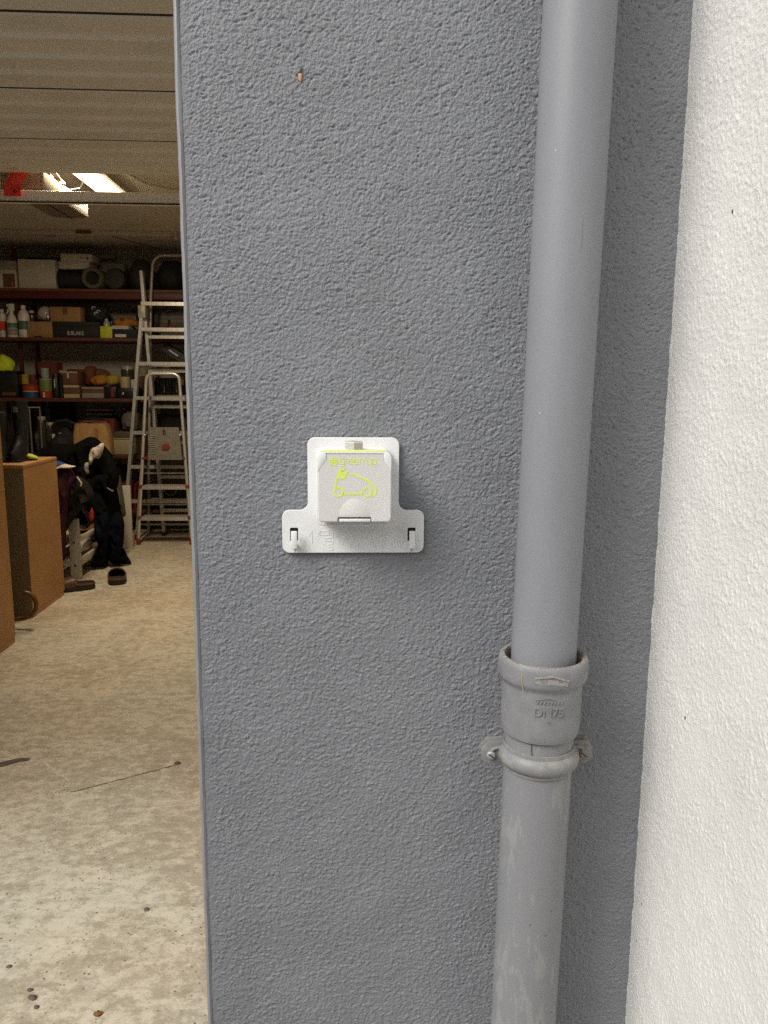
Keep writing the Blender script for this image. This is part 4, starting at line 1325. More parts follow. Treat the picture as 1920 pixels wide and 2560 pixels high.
for i in range(6):
    MB().box(x0_ - 0.003, x1_ + 0.003, 5.855, 5.8595, S3 + 0.20 + i * 0.017, S3 + 0.212 + i * 0.017).build('slat', M_BRICKC, t)
t, cx, r = jar('black_bottle', 'black bottle with a bright vertical highlight added as a strip', 'bottle', 418, 478, 1105, S3, 200, M_BLACKP, M_BLACKP, y=5.66, lid_h=0.02)
MB().box(cx - 0.004, cx + 0.003, 5.6575, 5.6592, S3 + 0.085, S3 + 0.155).build('label_or_glint', M_WHITEB, t)  # pale strip standing in for the highlight on the bottle
jar('black_bottle', 'stout black canister next to the streaked black bottle', 'canister', 470, 526, 1090, S3, 210, M_DGREY, M_BLACKP, y=5.72, lid_h=0.03, neck=0.7)
t, x0_, x1_, h_ = carton('dark brown carton with cream bands at the bottom of its pile', 528, 660, 1195, 1308, S3, M_CARDD, 0.22)
MB().box(x0_ + 0.001, x1_ - 0.001, 5.6575, 5.6597, S3 + 0.002, S3 + 0.034).build('label_or_glint', M_CREAMP, t)
MB().box(x0_ + 0.001, x1_ - 0.001, 5.6575, 5.6597, S3 + 0.088, S3 + 0.108).build('label_or_glint', M_CREAMP, t)
t, x0_, x1_, h_ = carton('dark carton with pale rim standing on the cream-banded carton', 518, 642, 1086, 1194, S3 + 0.112, M_CARDD, 0.20)
MB().box(x0_ - 0.001, x1_ + 0.001, 5.6575, 5.66 - 0.0003, S3 + 0.208, S3 + 0.2185).build('label_or_glint', M_CREAMP, t)
MB().box(x0_ + 0.040, x0_ + 0.052, 5.6572, 5.6597, S3 + 0.165, S3 + 0.205).build('label_or_glint', M_WHITEB, t)
t, x0_, x1_, h_ = carton('low grey and brown carton with a pale front label', 680, 860, 1212, 1310, S3, M_CARDD, 0.22)
MB().box(x0_ + 0.001, x1_ - 0.001, 5.6575, 5.6597, S3 + 0.003, S3 + 0.042).build('label_or_glint', M_GCARD, t)
MB().box(x0_ + 0.001, x1_ - 0.001, 5.6575, 5.6597, S3 + 0.076, S3 + 0.092).build('label_or_glint', M_GCARD, t)


def cloth(name, label, cat, pts, y, depth, m_, seed, fold=0.012, fs=16, cv=None):
    """pts in shelf survey units."""
    out = [(at(u / 3.318, 600 + v / 3.318, y).x, at(u / 3.318, 600 + v / 3.318, y).z) for u, v in pts]
    return tag(MB().puff(out, y, depth, fold=fold, fs=fs, seed=seed).build(name, m_), label, cat)


cloth('folded_cloth', 'brick red cloth bundle behind the orange cloth', 'cloth', [(705, 1060), (750, 1043), (800, 1055), (805, 1110), (790, 1200), (715, 1205), (702, 1120)], 5.82, 0.05, M_BRICKC, 3)
cloth('folded_cloth', 'dark brown cloth draped beside the brick red bundle', 'cloth', [(795, 1080), (850, 1070), (915, 1105), (925, 1180), (860, 1205), (800, 1190)], 5.80, 0.05, M_CARDD, 5)
cloth('folded_cloth', 'orange cloth spread on the low pale carton', 'cloth', [(750, 1160), (800, 1122), (880, 1120), (910, 1160), (880, 1205), (790, 1212)], 5.76, 0.06, M_ORANGEC, 8)
cloth('folded_cloth', 'mustard yellow cloth beside the orange cloth', 'cloth', [(885, 1140), (930, 1118), (985, 1130), (985, 1185), (930, 1215), (890, 1195)], 5.74, 0.05, M_YELLOWC, 9)
jar('storage_jar', 'dark glass jar with a metal lid on third shelf', 'jar', 985, 1094, 1030, S3, 275, M_DGLASS, M_ALUW, y=5.80, lid_h=0.03, neck=0.97)
jar('plastic_tub', 'cream plastic tub in front of the metal-lidded jar', 'tub', 985, 1066, 1126, S3 + 0.085, 96, M_CREAMP, M_CREAMP, y=5.70, lid_h=0.016, neck=0.97)
box_item('small_carton', 'small white carton squeezed against the ladder post', 'box', 1084, 1132, 1150, 1224, S3 + 0.085, M_WCARD, 0.08, y=5.70)
t = thing('drill_case', 'black power tool case under the cream tub', 'case', (sx(1050), 5.76, S3))
x0_, x1_ = sx(968, 1260), sx(1132, 1260)
MB().box(x0_, x1_, 5.66, 5.86, S3, S3 + 0.084, 0.006).build('body', M_BLACKP, t)
MB().box(x0_ + 0.03, x0_ + 0.12, 5.654, 5.6595, S3 + 0.055, S3 + 0.066, 0.002).build('handle', M_DGREY, t)
MB().box(x0_ + 0.045, x0_ + 0.06, 5.652, 5.6595, S3 + 0.030, S3 + 0.050, 0.002).build('latch', M_ALU, t)
t = thing('drill_case', 'black case with a dull red stripe beside the low carton', 'case', (sx(915), 5.76, S3))
x0_, x1_ = sx(866, 1260), sx(962, 1260)
MB().box(x0_, x1_, 5.66, 5.86, S3, S3 + 0.10, 0.006).build('body', M_BLACKP, t)
MB().box(x0_ + 0.055, x0_ + 0.078, 5.6560, 5.6597, S3 + 0.01, S3 + 0.085).build('stripe', M_REDBOX, t)
t = thing('tool_rack', 'dark rack of hand tools behind the small stepladder', 'rack', (sx(1390), 5.8, S3))
x0_, x1_ = sx(1255, 1230), sx(1600, 1230)
MB().box(x0_, x1_, 5.80, 5.83, S3, S3 + 0.175, 0.003).build('board', M_BLACKM, t)
MB().box(x0_, x1_, 5.66, 5.80, S3, S3 + 0.03, 0.003).build('tray', M_GCARD, t)
for i in range(6):
    xx = x0_ + 0.03 + i * 0.052
    MB().tube([(xx, 5.77, S3 + 0.05), (xx, 5.77, S3 + 0.15)], 0.006, 8).build('tool_shaft', M_GCARD if i % 2 else M_DGREY, t)
    MB().lathe([(0.012, S3 + 0.115), (0.014, S3 + 0.125), (0.012, S3 + 0.165), (0.004, S3 + 0.17)], (xx, 5.77, 0), 10).build('tool_handle', M_ORANGEC if i == 4 else M_BLACKP, t)

# --- fourth shelf (v offset 1261 from the upper survey)
V4 = 1261
t = thing('toolbox', 'dark red toolbox with a wire handle behind the paper bag', 'toolbox', (sx(750), 5.82, S4))
x0_, x1_ = sx(632, V4 + 270), sx(872, V4 + 270)
MB().box(x0_, x1_, 5.72, 5.95, S4, S4 + 0.285, 0.01).build('body', M_REDBOX, t)
MB().tube([(x0_ + 0.05, 5.712, S4 + 0.225), (x0_ + 0.05, 5.700, S4 + 0.280), (x0_ + 0.14, 5.700, S4 + 0.280), (x0_ + 0.14, 5.712, S4 + 0.225), (x0_ + 0.05, 5.712, S4 + 0.225)], 0.003, 6).build('handle', M_ALUW, t)
MB().ball(((x0_ + x1_) / 2 - 0.02, 5.83, S4 + 0.285), (0.10, 0.09, 0.035), wob=0.2, flat=S4 + 0.2855).build('lid_pouch', M_BLACKM, t)
t = thing('magazine_stack', 'stack of pale magazines lying above the red toolbox', 'magazines', (sx(740), 5.95, S4 + 0.28))
for i in range(4):
    MB().box(sx(612 + 6 * (i % 2), V4 + 170), sx(846 - 8 * (i % 3), V4 + 170), 5.952, 6.05, S4 + 0.30 + i * 0.019, S4 + 0.30 + i * 0.019 + 0.0165, 0.001).build('magazine', M_WCARD if i % 2 else M_CARDD, t)
MB().box(sx(640), sx(820), 5.96, 6.05, S4, S4 + 0.2995).build('support_block', M_BLACKM, t)
box_item('dark_box', 'dark red-brown box at the side of the magazines', 'box', 858, 945, V4 + 115, V4 + 335, S4 + 0.08, M_BRICKC, 0.2, y=5.80)
box_item('red_box', 'small bright red box under the dark red-brown box', 'box', 885, 948, V4 + 330, V4 + 412, S4, M_REDBOX, 0.2, y=5.74)
# kraft paper bag
t = thing('paper_bag', 'open brown kraft paper bag standing among the clothes', 'bag', (sx(750, 1700, 5.3), 5.35, 0.45))
x0_, x1_ = sx(590, V4 + 400, 5.28), sx(905, V4 + 400, 5.28)
zt_, zb_ = at(700 / 3.318, 980 + 265 / 3.318, 5.28).z, at(700 / 3.318, 980 + 520 / 3.318, 5.28).z
bg_ = MB()
n_ = 40
vv = []
for j, (zf, sw) in enumerate(((0, 1.0), (0.35, 0.99), (0.7, 0.93), (1.0, 0.80))):
    for k_ in range(n_):
        a_ = 2 * math.pi * k_ / n_
        ex = math.copysign(abs(math.cos(a_)) ** 0.35, math.cos(a_)) * (x1_ - x0_) / 2 * sw
        ey = math.copysign(abs(math.sin(a_)) ** 0.35, math.sin(a_)) * 0.075
        cr_ = 0.010 * noise.noise(Vector((k_ * 0.45, zf * 3, 2)))
        vv.append(((x0_ + x1_) / 2 + ex + cr_, 5.36 + ey + cr_, zb_ + (zt_ - zb_) * zf + (0.018 * noise.noise(Vector((k_ * 0.6, 9, 4))) if zf == 1 else 0)))
ff = [(j * n_ + k_, j * n_ + (k_ + 1) % n_, (j + 1) * n_ + (k_ + 1) % n_, (j + 1) * n_ + k_) for j in range(3) for k_ in range(n_)]
bg_.add(vv, ff, True)
bg_.build('bag_wall', M_PAPER, t)
MB().box(x0_ + 0.01, x1_ - 0.01, 5.30, 5.42, 0.02, zb_ + 0.001).build('bag_base', M_PAPER, t)
MB().box((x0_ + x1_) / 2 + 0.045, (x0_ + x1_) / 2 + 0.065, 5.272, 5.2755, zb_ + 0.10, zt_ - 0.03).build('paper_tape', M_CARD, t)
# cream storage box and grey sack
t = thing('storage_box', 'long cream plastic storage box behind the clothes heap', 'box', (sx(1010), 5.75, S4))
x0_, x1_ = sx(905, V4 + 455), sx(1130, V4 + 455)
zb_ = at(1000 / 3.318, 980 + 525 / 3.318, 5.66).z
MB().box(x0_, x1_, 5.66, 5.98, S4 + 0.0005, S4 + 0.128, 0.006).build('body', M_CREAMP, t)
MB().box(x0_ - 0.004, x1_ + 0.004, 5.655, 5.985, S4 + 0.1285, S4 + 0.14, 0.003).build('lid', M_CREAMP, t)
box_item('grey_tray', 'grey-brown shallow box lying on the cream storage box', 'box', 948, 1122, V4 + 335, V4 + 388, S4 + 0.1405, M_ROLL, 0.25, y=5.67)
tag(MB().ball((sx(1066, V4 + 250), 5.80, S4 + 0.195 + 0.075), (0.095, 0.11, 0.105), wob=0.25, ws=10, flat=S4 + 0.1942).build('grey_sack', M_SACK), 'slumped grey cloth sack on the shallow grey-brown box', 'sack')
t = thing('shoulder_bag', 'black shoulder bag with two white tags beside the toolbox', 'bag', (sx(540, V4 + 350, 5.5), 5.5, S4))
xa = sx(535, V4 + 300, 5.52)
MB().ball((xa - 0.01, 5.56, S4 + 0.10), (0.12, 0.08, 0.14), wob=0.18, flat=S4 - 0.02).build('body', M_BLACKM, t)
MB().tube([(xa - 0.085, 5.50, S4 + 0.14), (xa - 0.088, 5.49, S4 + 0.235), (xa - 0.05, 5.49, S4 + 0.285), (xa + 0.03, 5.49, S4 + 0.295), (xa + 0.095, 5.49, S4 + 0.27), (xa + 0.10, 5.50, S4 + 0.18)], 0.016, 8).build('handle', M_BLACKM, t)
MB().add([(xa - 0.085, 5.472, S4 + 0.09), (xa - 0.060, 5.472, S4 + 0.088), (xa - 0.062, 5.470, S4 + 0.185), (xa - 0.088, 5.470, S4 + 0.185), (xa - 0.085, 5.474, S4 + 0.09), (xa - 0.060, 5.474, S4 + 0.088), (xa - 0.062, 5.472, S4 + 0.185), (xa - 0.088, 5.472, S4 + 0.185)],
         [(0, 1, 2, 3), (7, 6, 5, 4), (0, 4, 5, 1), (1, 5, 6, 2), (2, 6, 7, 3), (3, 7, 4, 0)]).build('paper_tag', M_WHITEB, t)
MB().box(xa - 0.030, xa - 0.008, 5.470, 5.4725, S4 + 0.155, S4 + 0.195).build('paper_tag', M_WHITEB, t)
for i, (u_, w_, hh, lab) in enumerate(((330, 70, 320, 'tall dark jar at the back of the fourth shelf near the boots'), (398, 66, 270, 'shorter dark jar between the tall jar and the black shoulder bag'))):
    jar('storage_jar', lab, 'jar', u_ - w_ / 2, u_ + w_ / 2, V4 + 200, S4, hh, M_DGLASS, M_ALUW, y=5.70, lid_h=0.03)
t = thing('wire_stand', 'pale metal stand frame behind the black boots on fourth shelf', 'stand', (sx(250, V4 + 150), 5.75, S4))
x0_, x1_ = sx(185, V4 + 130), sx(312, V4 + 130)
for x in (x0_, x1_, x0_ + 0.04):
    MB().box(x - 0.005, x + 0.005, 5.70, 5.71, S4, S4 + (390 if x != x1_ else 392) * U).build('post', M_GCARD, t)
MB().box(x0_ - 0.006, x1_ + 0.006, 5.695, 5.715, S4 + 0.389, S4 + 0.400).build('top_bar', M_WCARD, t)
# --- dark things below (fifth shelf) seen behind ladders
box_item('black_crate', 'large black crate on the lowest shelf behind the ladders', 'crate', 1180, 1640, V4 + 800, V4 + 960, S5, M_BLACKP, 0.3)
box_item('red_crate', 'dull red crate behind the ladder feet on the lowest shelf', 'crate', 1000, 1130, V4 + 750, V4 + 980, S5, M_REDBOX, 0.3)
box_item('black_crate', 'long black crate under the cream storage box', 'crate', 700, 980, V4 + 600, V4 + 960, S5, M_BLACKM, 0.3)
tag(MB().tube([(sx(1420, V4 + 815) + 0.05 * math.cos(k_ * math.pi / 12), 5.63, S4 - 0.30 + 0.045 * math.sin(k_ * math.pi / 12)) for k_ in range(12, 25)], 0.004, 6).build('cable_loop', M_WCARD), 'pale loop of cable hanging between ladder rungs', 'cable')

# more of the muddle standing behind and between
MUD = [
    ('spray_can', 'dull green spray can behind the cream-banded cartons', 'can', 640, 678, 1150, S3, 215, M_OLIVE, M_DGREY, 5.90),
    ('spray_can', 'grey spray can behind the brick red cloth bundle', 'can', 682, 720, 1130, S3, 240, M_GCARD, M_DGREY, 5.93),
    ('paint_tin', 'dark dented paint tin behind the mustard yellow cloth', 'tin', 925, 985, 1110, S3, 150, M_DGREY, M_ALUW, 5.90),
    ('storage_jar', 'brown glass jar standing behind the red basket', 'jar', 470, 515, 1050, S3, 235, M_CARDD, M_ALUW, 5.92),
    ('plastic_tub', 'grey plastic tub far back behind the yellow-lidded tin', 'tub', 215, 300, 1080, S3, 150, M_GCARD, M_GCARD, 5.93),
    ('black_bottle', 'dark slim bottle between the cream jar and the globe box', 'bottle', 414, 444, 600, S2, 190, M_BLACKP, M_DGREY, 5.93),
    ('storage_jar', 'murky jar at the back behind the orange bag', 'jar', 940, 990, 620, S2, 185, M_DGLASS, M_ALUW, 5.94),
]
for nm_, lab_, cat_, ua, ub, va, base_, hu, bm_, lm_, yy_ in MUD:
    jar(nm_, lab_, cat_, ua, ub, va, base_, hu, bm_, lm_, y=yy_, lid_h=0.02)
for ua, ub, va, vb, base_, mm_, yy_, nm_, lab_ in (
        (560, 700, 1060, 1308, S3, M_CARDD, 5.93, 'cardboard_box', 'dark carton far back on the third shelf behind the bands'),
        (1140, 1250, 560, 818, S2, M_BLACKM, 5.90, 'card_box', 'dark upright box beside the ladder hinge on second shelf'),
        (1140, 1255, V4 - 140, V4 + 50, S3, M_CARDD, 5.90, 'card_box', 'dull box behind the ladder posts on third shelf'),
        (420, 600, V4 + 120, V4 + 560, S4, M_BLACKM, 5.92, 'card_box', 'tall black box behind the shoulder bag on fourth shelf'),
        (60, 240, V4 + 60, V4 + 560, S4, M_DGREY, 5.92, 'card_box', 'dark grey box behind the boots on fourth shelf'),
        (1180, 1560, V4 + 230, V4 + 560, S4, M_DGREY, 5.86, 'crate', 'long dark crate on fourth shelf behind the folded platform'),
        (1190, 1330, V4 + 130, V4 + 228, S4 + 0.333, M_GCARD, 5.88, 'card_box', 'small grey box on the long dark crate')):
    box_item(nm_, lab_, 'crate' if nm_ == 'crate' else 'box', ua, ub, va, vb, base_, mm_, 0.12, y=yy_)

# ------------------------------------------------------------------ ladders
def ladder_bar(nm, p0, p1, wd_, dp_, par, m_=None, side=(1, 0, 0), label=None):
    return MB().bar(p0, p1, wd_, dp_, side).build(nm, m_ or M_ALU, par, label)


# tall combination ladder
TY = 5.47
tl = thing('combination_ladder', 'tall aluminium combination ladder standing behind the small stepladder', 'ladder', (-1.5, TY, 0))
fb = floor_at(309, 1346)
ft = at(1185 / 3.318, 600 + 575 / 3.318, 5.44)
bb0 = floor_at(404, 1344)
bt0 = at(1170 / 3.318, 600 + 255 / 3.318, 5.47)
cxl = -1.385
F0, F1 = Vector((fb.x, 5.40, 0.0)), Vector((ft.x, 5.43, ft.z))
B0, B1 = Vector((bb0.x, 5.52, 0.0)), Vector((bt0.x, 5.49, bt0.z))


def mirror(p, c=cxl):
    return Vector((2 * c - p.x, p.y, p.z))


for nm, p0, p1 in (('front_stile', F0, F1), ('front_stile', mirror(F0), mirror(F1)), ('rear_stile', B0, B1), ('rear_stile', mirror(B0), mirror(B1))):
    ladder_bar(nm, p0, p1, 0.024, 0.055, tl)
for zz in (1.700, 1.43, 1.155, 0.875, 0.595, 0.31, 1.90):
    t_ = min(1.02, zz / F1.z)
    p = F0.lerp(F1, t_)
    ex = 0.012
    ladder_bar('rung', (p.x - ex, p.y - 0.003, zz), (mirror(p).x + ex, p.y - 0.003, zz), 0.028, 0.028, tl, side=(0, 1, 0))
for zz in (1.645, 1.375, 1.085, 0.50, 0.215, 0.79):
    p = B0.lerp(B1, zz / B1.z)
    ladder_bar('rung', (p.x - 0.005, p.y, zz), (mirror(p).x + 0.005, p.y, zz), 0.028, 0.026, tl, side=(0, 1, 0))
for p in (F1, mirror(F1)):
    MB().box(p.x - 0.030, p.x + 0.030, 5.395, 5.53, p.z - 0.07, p.z + 0.03, 0.008).build('hinge', M_ALUW, tl)
for p in (B0, mirror(B0)):
    MB().box(p.x - 0.018, p.x + 0.018, 5.485, 5.555, 0, 0.035, 0.004).build('foot', M_DARK, tl)

# ladder with loop top
lp_ = thing('loop_ladder', 'aluminium stepladder with a rounded loop top beside the shelf', 'ladder', (-1.35, 5.56, 0))
a_ = at(1250 / 3.318, 600 + 500 / 3.318, 5.575)
b_ = at(1262 / 3.318, 600 + 230 / 3.318, 5.575)
c_ = at(1330 / 3.318, 600 + 128 / 3.318, 5.575)
lx = a_.x
pts = [(lx - 0.10, 5.575, 0.0), (lx - 0.05, 5.575, 1.0), (lx, 5.575, a_.z), (b_.x, 5.575, b_.z - 0.01)]
for k_ in range(1, 7):
    t_ = k_ / 6 * math.pi / 2
    pts.append((b_.x + 0.085 * (1 - math.cos(t_)), 5.575, b_.z - 0.01 + (c_.z - b_.z + 0.01) * math.sin(t_)))
tx = pts[-1][0]
cxx2 = tx + 0.16
pts += [(2 * cxx2 - q[0], q[1], q[2]) for q in pts[::-1]]
MB().tube(pts, 0.0125, 10).build('loop_frame', M_ALUW, lp_)
for zz in (0.30, 0.58, 0.86, 1.14, 1.42, 1.70):
    ladder_bar('rung', (lx - 0.10 + 0.05 * zz, 5.575, zz), (2 * cxx2 - lx + 0.10 - 0.05 * zz, 5.575, zz), 0.03, 0.02, lp_, M_ALUW, side=(0, 1, 0))

# small three-step ladder in front
sl_ = thing('stepladder', 'small three-step aluminium ladder with red feet and folded platform', 'ladder', (-1.42, 5.15, 0))
SYF, SYT = 5.13, 5.20
f0 = floor_at(346, 1359)
SF0 = Vector((f0.x, SYF, 0.0))
SF0 = Vector((at(346, 1355, SYF).x, SYF, 0.0))
tpL = at(1213 / 3.318, 600 + 1160 / 3.318, SYT)
tpR = at(1488 / 3.318, 600 + 1160 / 3.318, SYT)
top_ = at(1340 / 3.318, 600 + 1108 / 3.318, SYT)
rF = at(300 + 990 / 5.53, 980 + 2060 / 5.53, SYF)
SR0 = Vector((rF.x, SYF, 0.0))
loop = [SF0 + Vector((0, 0, 0.035)), SF0.lerp(tpL, 0.5), tpL]
for k_ in range(1, 6):
    t_ = k_ / 5 * math.pi / 2
    loop.append(Vector((tpL.x + 0.055 * (1 - math.cos(t_)), SYT, tpL.z + (top_.z - tpL.z) * math.sin(t_))))
rl = [SR0 + Vector((0, 0, 0.035)), SR0.lerp(tpR, 0.5), tpR]
for k_ in range(1, 6):
    t_ = k_ / 5 * math.pi / 2
    rl.append(Vector((tpR.x - 0.055 * (1 - math.cos(t_)), SYT, tpR.z + (top_.z - tpR.z) * math.sin(t_))))
MB().tube(loop + rl[::-1], 0.0125, 12).build('front_frame', M_ALU, sl_)


def sl_x(z, s):
    a_, c_ = (SF0, tpL) if s < 0 else (SR0, tpR)
    return a_.lerp(c_, z / c_.z)


for zz in (0.222, 0.470):
    l_, r_ = sl_x(zz, -1), sl_x(zz, 1)
    st = MB().box(l_.x + 0.008, r_.x - 0.008, l_.y - 0.018, l_.y + 0.115, zz - 0.020, zz, 0.003).build('step', M_ALUW, sl_)
    MB().box(l_.x + 0.006, r_.x - 0.006, l_.y - 0.022, l_.y - 0.0185, zz - 0.026, zz + 0.001).build('step_edge', M_ALU, st)
    for x in (l_.x, r_.x):
        MB().box(x - 0.014, x + 0.014, l_.y - 0.023, l_.y + 0.02, zz - 0.014, zz + 0.010, 0.003).build('step_bracket', M_REDCAP, st)
for zz, dz in ((1.140, 0.0), (0.34, 0)):
    pass
p0, p1 = at(300 + 385 / 5.53, 980 + 490 / 5.53, 5.13), at(300 + 858 / 5.53, 980 + 940 / 5.53, 5.13)
pl = MB().add([(p0.x, 5.150, p0.z), (p1.x - 0.022, 5.150, p0.z), (p1.x, 5.135, p1.z), (p0.x - 0.004, 5.135, p1.z)] + [(p0.x, 5.172, p0.z), (p1.x - 0.022, 5.172, p0.z), (p1.x, 5.157, p1.z), (p0.x - 0.004, 5.157, p1.z)],
              [(0, 3, 2, 1), (4, 5, 6, 7), (0, 1, 5, 4), (1, 2, 6, 5), (2, 3, 7, 6), (3, 0, 4, 7)]).build('platform', mat('grey_ribbed_platform', (0.20, 0.185, 0.15), 0.55, metal=0.2, var=0.15, vscale=60, bump=0.3), sl_)
gr = MB()
for i in range(9):
    zz = p1.z + 0.05 + i * 0.017
    gr.box(p0.x + 0.014, p0.x + 0.045, 5.130 + 0.0009 * i, 5.150, zz, zz + 0.007)
gr.build('platform_rib', M_ALUW, pl, kind='stuff')
cxp = (p0.x + p1.x) / 2 + 0.004
MB().prism([[(cxp - 0.030, p1.z + 0.085), (cxp + 0.020, p1.z + 0.082), (cxp + 0.030, p1.z + 0.105), (cxp + 0.022, p1.z + 0.125), (cxp - 0.015, p1.z + 0.125), (cxp - 0.030, p1.z + 0.11)]], 5.1275, 5.1375).build('maker_badge', M_REDCAP, pl)
MB().tube([(cxp - 0.01 + 0.008 * math.cos(k_ * 0.8), 5.136, p0.z - 0.035 + 0.018 * math.sin(k_ * 0.8)) for k_ in range(8)], 0.003, 6, closed=True).build('latch_ring', M_DARK, pl)
l_, r_ = sl_x(p1.z + 0.01, -1), sl_x(p1.z + 0.01, 1)
MB().bar((l_.x, 5.158, p1.z + 0.012), (r_.x, 5.158, p1.z + 0.012), 0.022, 0.016, side=(0, 1, 0)).build('hinge_bar', M_REDCAP, sl_)
for x in (l_.x + 0.03, r_.x - 0.03):
    MB().ball((x, 5.15, p0.z - 0.06), 0.009, 10, 8).build('rivet', M_ALU, sl_)
# rear frame of the small ladder
rb = floor_at(341, 1322)
RB0 = Vector((at(341, 1322, 5.33).x, 5.33, 0.0))
RT = Vector((sl_x(0.95, -1).x + 0.004, 5.22, 1.0))
RB1 = Vector((SR0.x + 0.03, 5.33, 0.0))
RT1 = Vector((sl_x(0.95, 1).x - 0.004, 5.22, 1.0))
for a_, c_ in ((RB0, RT), (RB1, RT1)):
    ladder_bar('rear_leg', a_ + Vector((0, 0, 0.03)), c_, 0.022, 0.018, sl_, M_ALUW)
    MB().box(a_.x - 0.017, a_.x + 0.017, a_.y - 0.02, a_.y + 0.02, 0, 0.045, 0.004).build('foot', M_REDCAP, sl_)
for zz in (0.13, 0.30, 0.56):
    p, q = RB0.lerp(RT, zz), RB1.lerp(RT1, zz)
    ladder_bar('rear_brace', (p.x, p.y, zz), (q.x, q.y, zz), 0.018, 0.012, sl_, M_ALUW, side=(0, 1, 0))
for a_ in (SF0, SR0):
    MB().lathe([(0.017, 0.0), (0.018, 0.004), (0.0175, 0.045), (0.014, 0.052)], (a_.x, a_.y, 0), 14, caps=True).build('foot', M_REDCAP, sl_)

# ------------------------------------------------------------------ cabinets
def cabinet(label, x1, y0, y1, h_, back_m):
    x0_ = x1 - 0.40
    t = thing('wooden_cabinet', label, 'cabinet', ((x0_ + x1) / 2, (y0 + y1) / 2, 0))
    MB().box(x1 - 0.004, x1, y0 + 0.001, y1 - 0.001, 0.03, h_ - 0.02).build('back_panel', back_m, t)
    MB().box(x0_, x1 - 0.0045, y0, y0 + 0.018, 0, h_ - 0.0205, 0.001).build('side_panel', M_CABG, t)
    MB().box(x0_, x1 - 0.0045, y1 - 0.018, y1, 0, h_ - 0.0205, 0.001).build('side_panel', M_CABG, t)
    MB().box(x0_ - 0.004, x1 + 0.001, y0 - 0.003, y1 + 0.003, h_ - 0.020, h_, 0.001).build('top_panel', M_CABE, t)
    MB().box(x0_, x1 - 0.001, y0 + 0.0185, y1 - 0.0185, 0.0, 0.029).build('base_rail', M_CABE, t)
    MB().box(x0_ + 0.002, x0_ + 0.02, y0 + 0.02, (y0 + y1) / 2 - 0.002, 0.03, h_ - 0.021, 0.001).build('cabinet_door', M_CAB, t)
    MB().box(x0_ + 0.002, x0_ + 0.02, (y0 + y1) / 2 + 0.002, y1 - 0.02, 0.03, h_ - 0.021, 0.001).build('cabinet_door', M_CAB, t)
    nl = MB().ball((0, 0, 0), (0.0025, 0.0055, 0.0055), 8, 6)
    me = bpy.data.meshes.new('nail')
    me.from_pydata(nl.v, [], nl.f)
    me.materials.append(M_NAIL)
    z_ = 0.10
    while z_ < h_ - 0.03:
        for yy in (y0 + 0.010, y1 - 0.010):
            n_ = bpy.data.objects.new('nail', me)
            COL.objects.link(n_)
            n_.parent = t
            n_.location = Vector((x1 + 0.0005, yy, z_ + random.uniform(-0.01, 0.01))) - WLOC[t.name]
        z_ += 0.135
    return t


cabinet('nearest brown cabinet, its nailed hardboard back cut by the frame', -1.662, 1.95, 2.78, 1.42, M_CAB)
cabinet('low brown cabinet with boots on it beside the clothes heap', -1.735, 3.176, 3.65, 0.842, M_CAB)

# walking stick handle between the cabinets
cs = [floor_at(130 / 3.19, 1060 + 1562 / 3.19, 0.014)]
yw = 2.99
hook = []
for (u_, v_) in ((200, 1345), (235, 1352), (270, 1385), (290, 1430), (286, 1480), (255, 1525), (205, 1548), (130, 1556)):
    p = at(u_ / 3.19, 1060 + v_ / 3.19, yw)
    hook.append((p.x, yw, max(0.012, p.z)))
hook += [(hook[-1][0] - 0.25, yw + 0.01, 0.012), (hook[-1][0] - 0.45, yw + 0.03, 0.016)]
wsx = thing('walking_stick', 'crook-handled wooden walking stick lying between the two brown cabinets', 'stick', (hook[3][0], yw, 0))
MB().tube(hook, [0.0115] * 8 + [0.0105, 0.010], 12).build('crook', M_WICKER, wsx)
MB().tube([hook[0], (hook[0][0] - 0.006, yw, hook[0][2] + 0.004)], 0.0122, 12).build('end_cap', M_CARDD, wsx)

# things on the low cabinet
CT = 0.842
p = at(150 / 3.318, 980 + 545 / 3.318, 3.30)


def on_cab(u, y):
    return at(u / 3.318, 980 + 540 / 3.318, y).x


def boot(label, x, y, h_, m_, w_=0.05, l_=0.12, sole=M_BLACKP):
    t = thing('boot', label, 'boot', (x, y, CT))
    b0 = MB()
    vv, ff = [], []
    levels = [(0.012, l_, -0.02, w_), (0.05, l_ * 0.97, -0.02, w_ * 0.98), (0.10, l_ * 0.68, 0.012, w_ * 0.86), (0.15, l_ * 0.52, 0.028, w_ * 0.82), (h_ * 0.7, l_ * 0.54, 0.028, w_ * 0.95), (h_, l_ * 0.56, 0.028, w_ * 1.02)]
    n_ = 20
    for z_, ly, oy, wx in levels:
        for k_ in range(n_):
            a_ = 2 * math.pi * k_ / n_
            cr_ = 1 + 0.05 * noise.noise(Vector((k_ * 0.7, z_ * 20, x * 9)))
            vv.append((x + wx * math.cos(a_) * cr_, y + oy + ly * math.sin(a_) * cr_, CT + z_))
    for j in range(len(levels) - 1):
        for k_ in range(n_):
            k2 = (k_ + 1) % n_
            ff.append((j * n_ + k_, j * n_ + k2, (j + 1) * n_ + k2, (j + 1) * n_ + k_))
    ff.append(tuple((len(levels) - 1) * n_ + k_ for k_ in range(n_)))
    b0.add(vv, ff, True)
    b0.build('upper', m_, t)
    MB().prism([[(x - w_ * 1.05, CT), (x + w_ * 1.05, CT), (x + w_ * 1.05, CT + 0.0118), (x - w_ * 1.05, CT + 0.0118)]], y - 0.02 - l_, y - 0.02 + l_, 0.002).build('sole', sole, t)
    return t


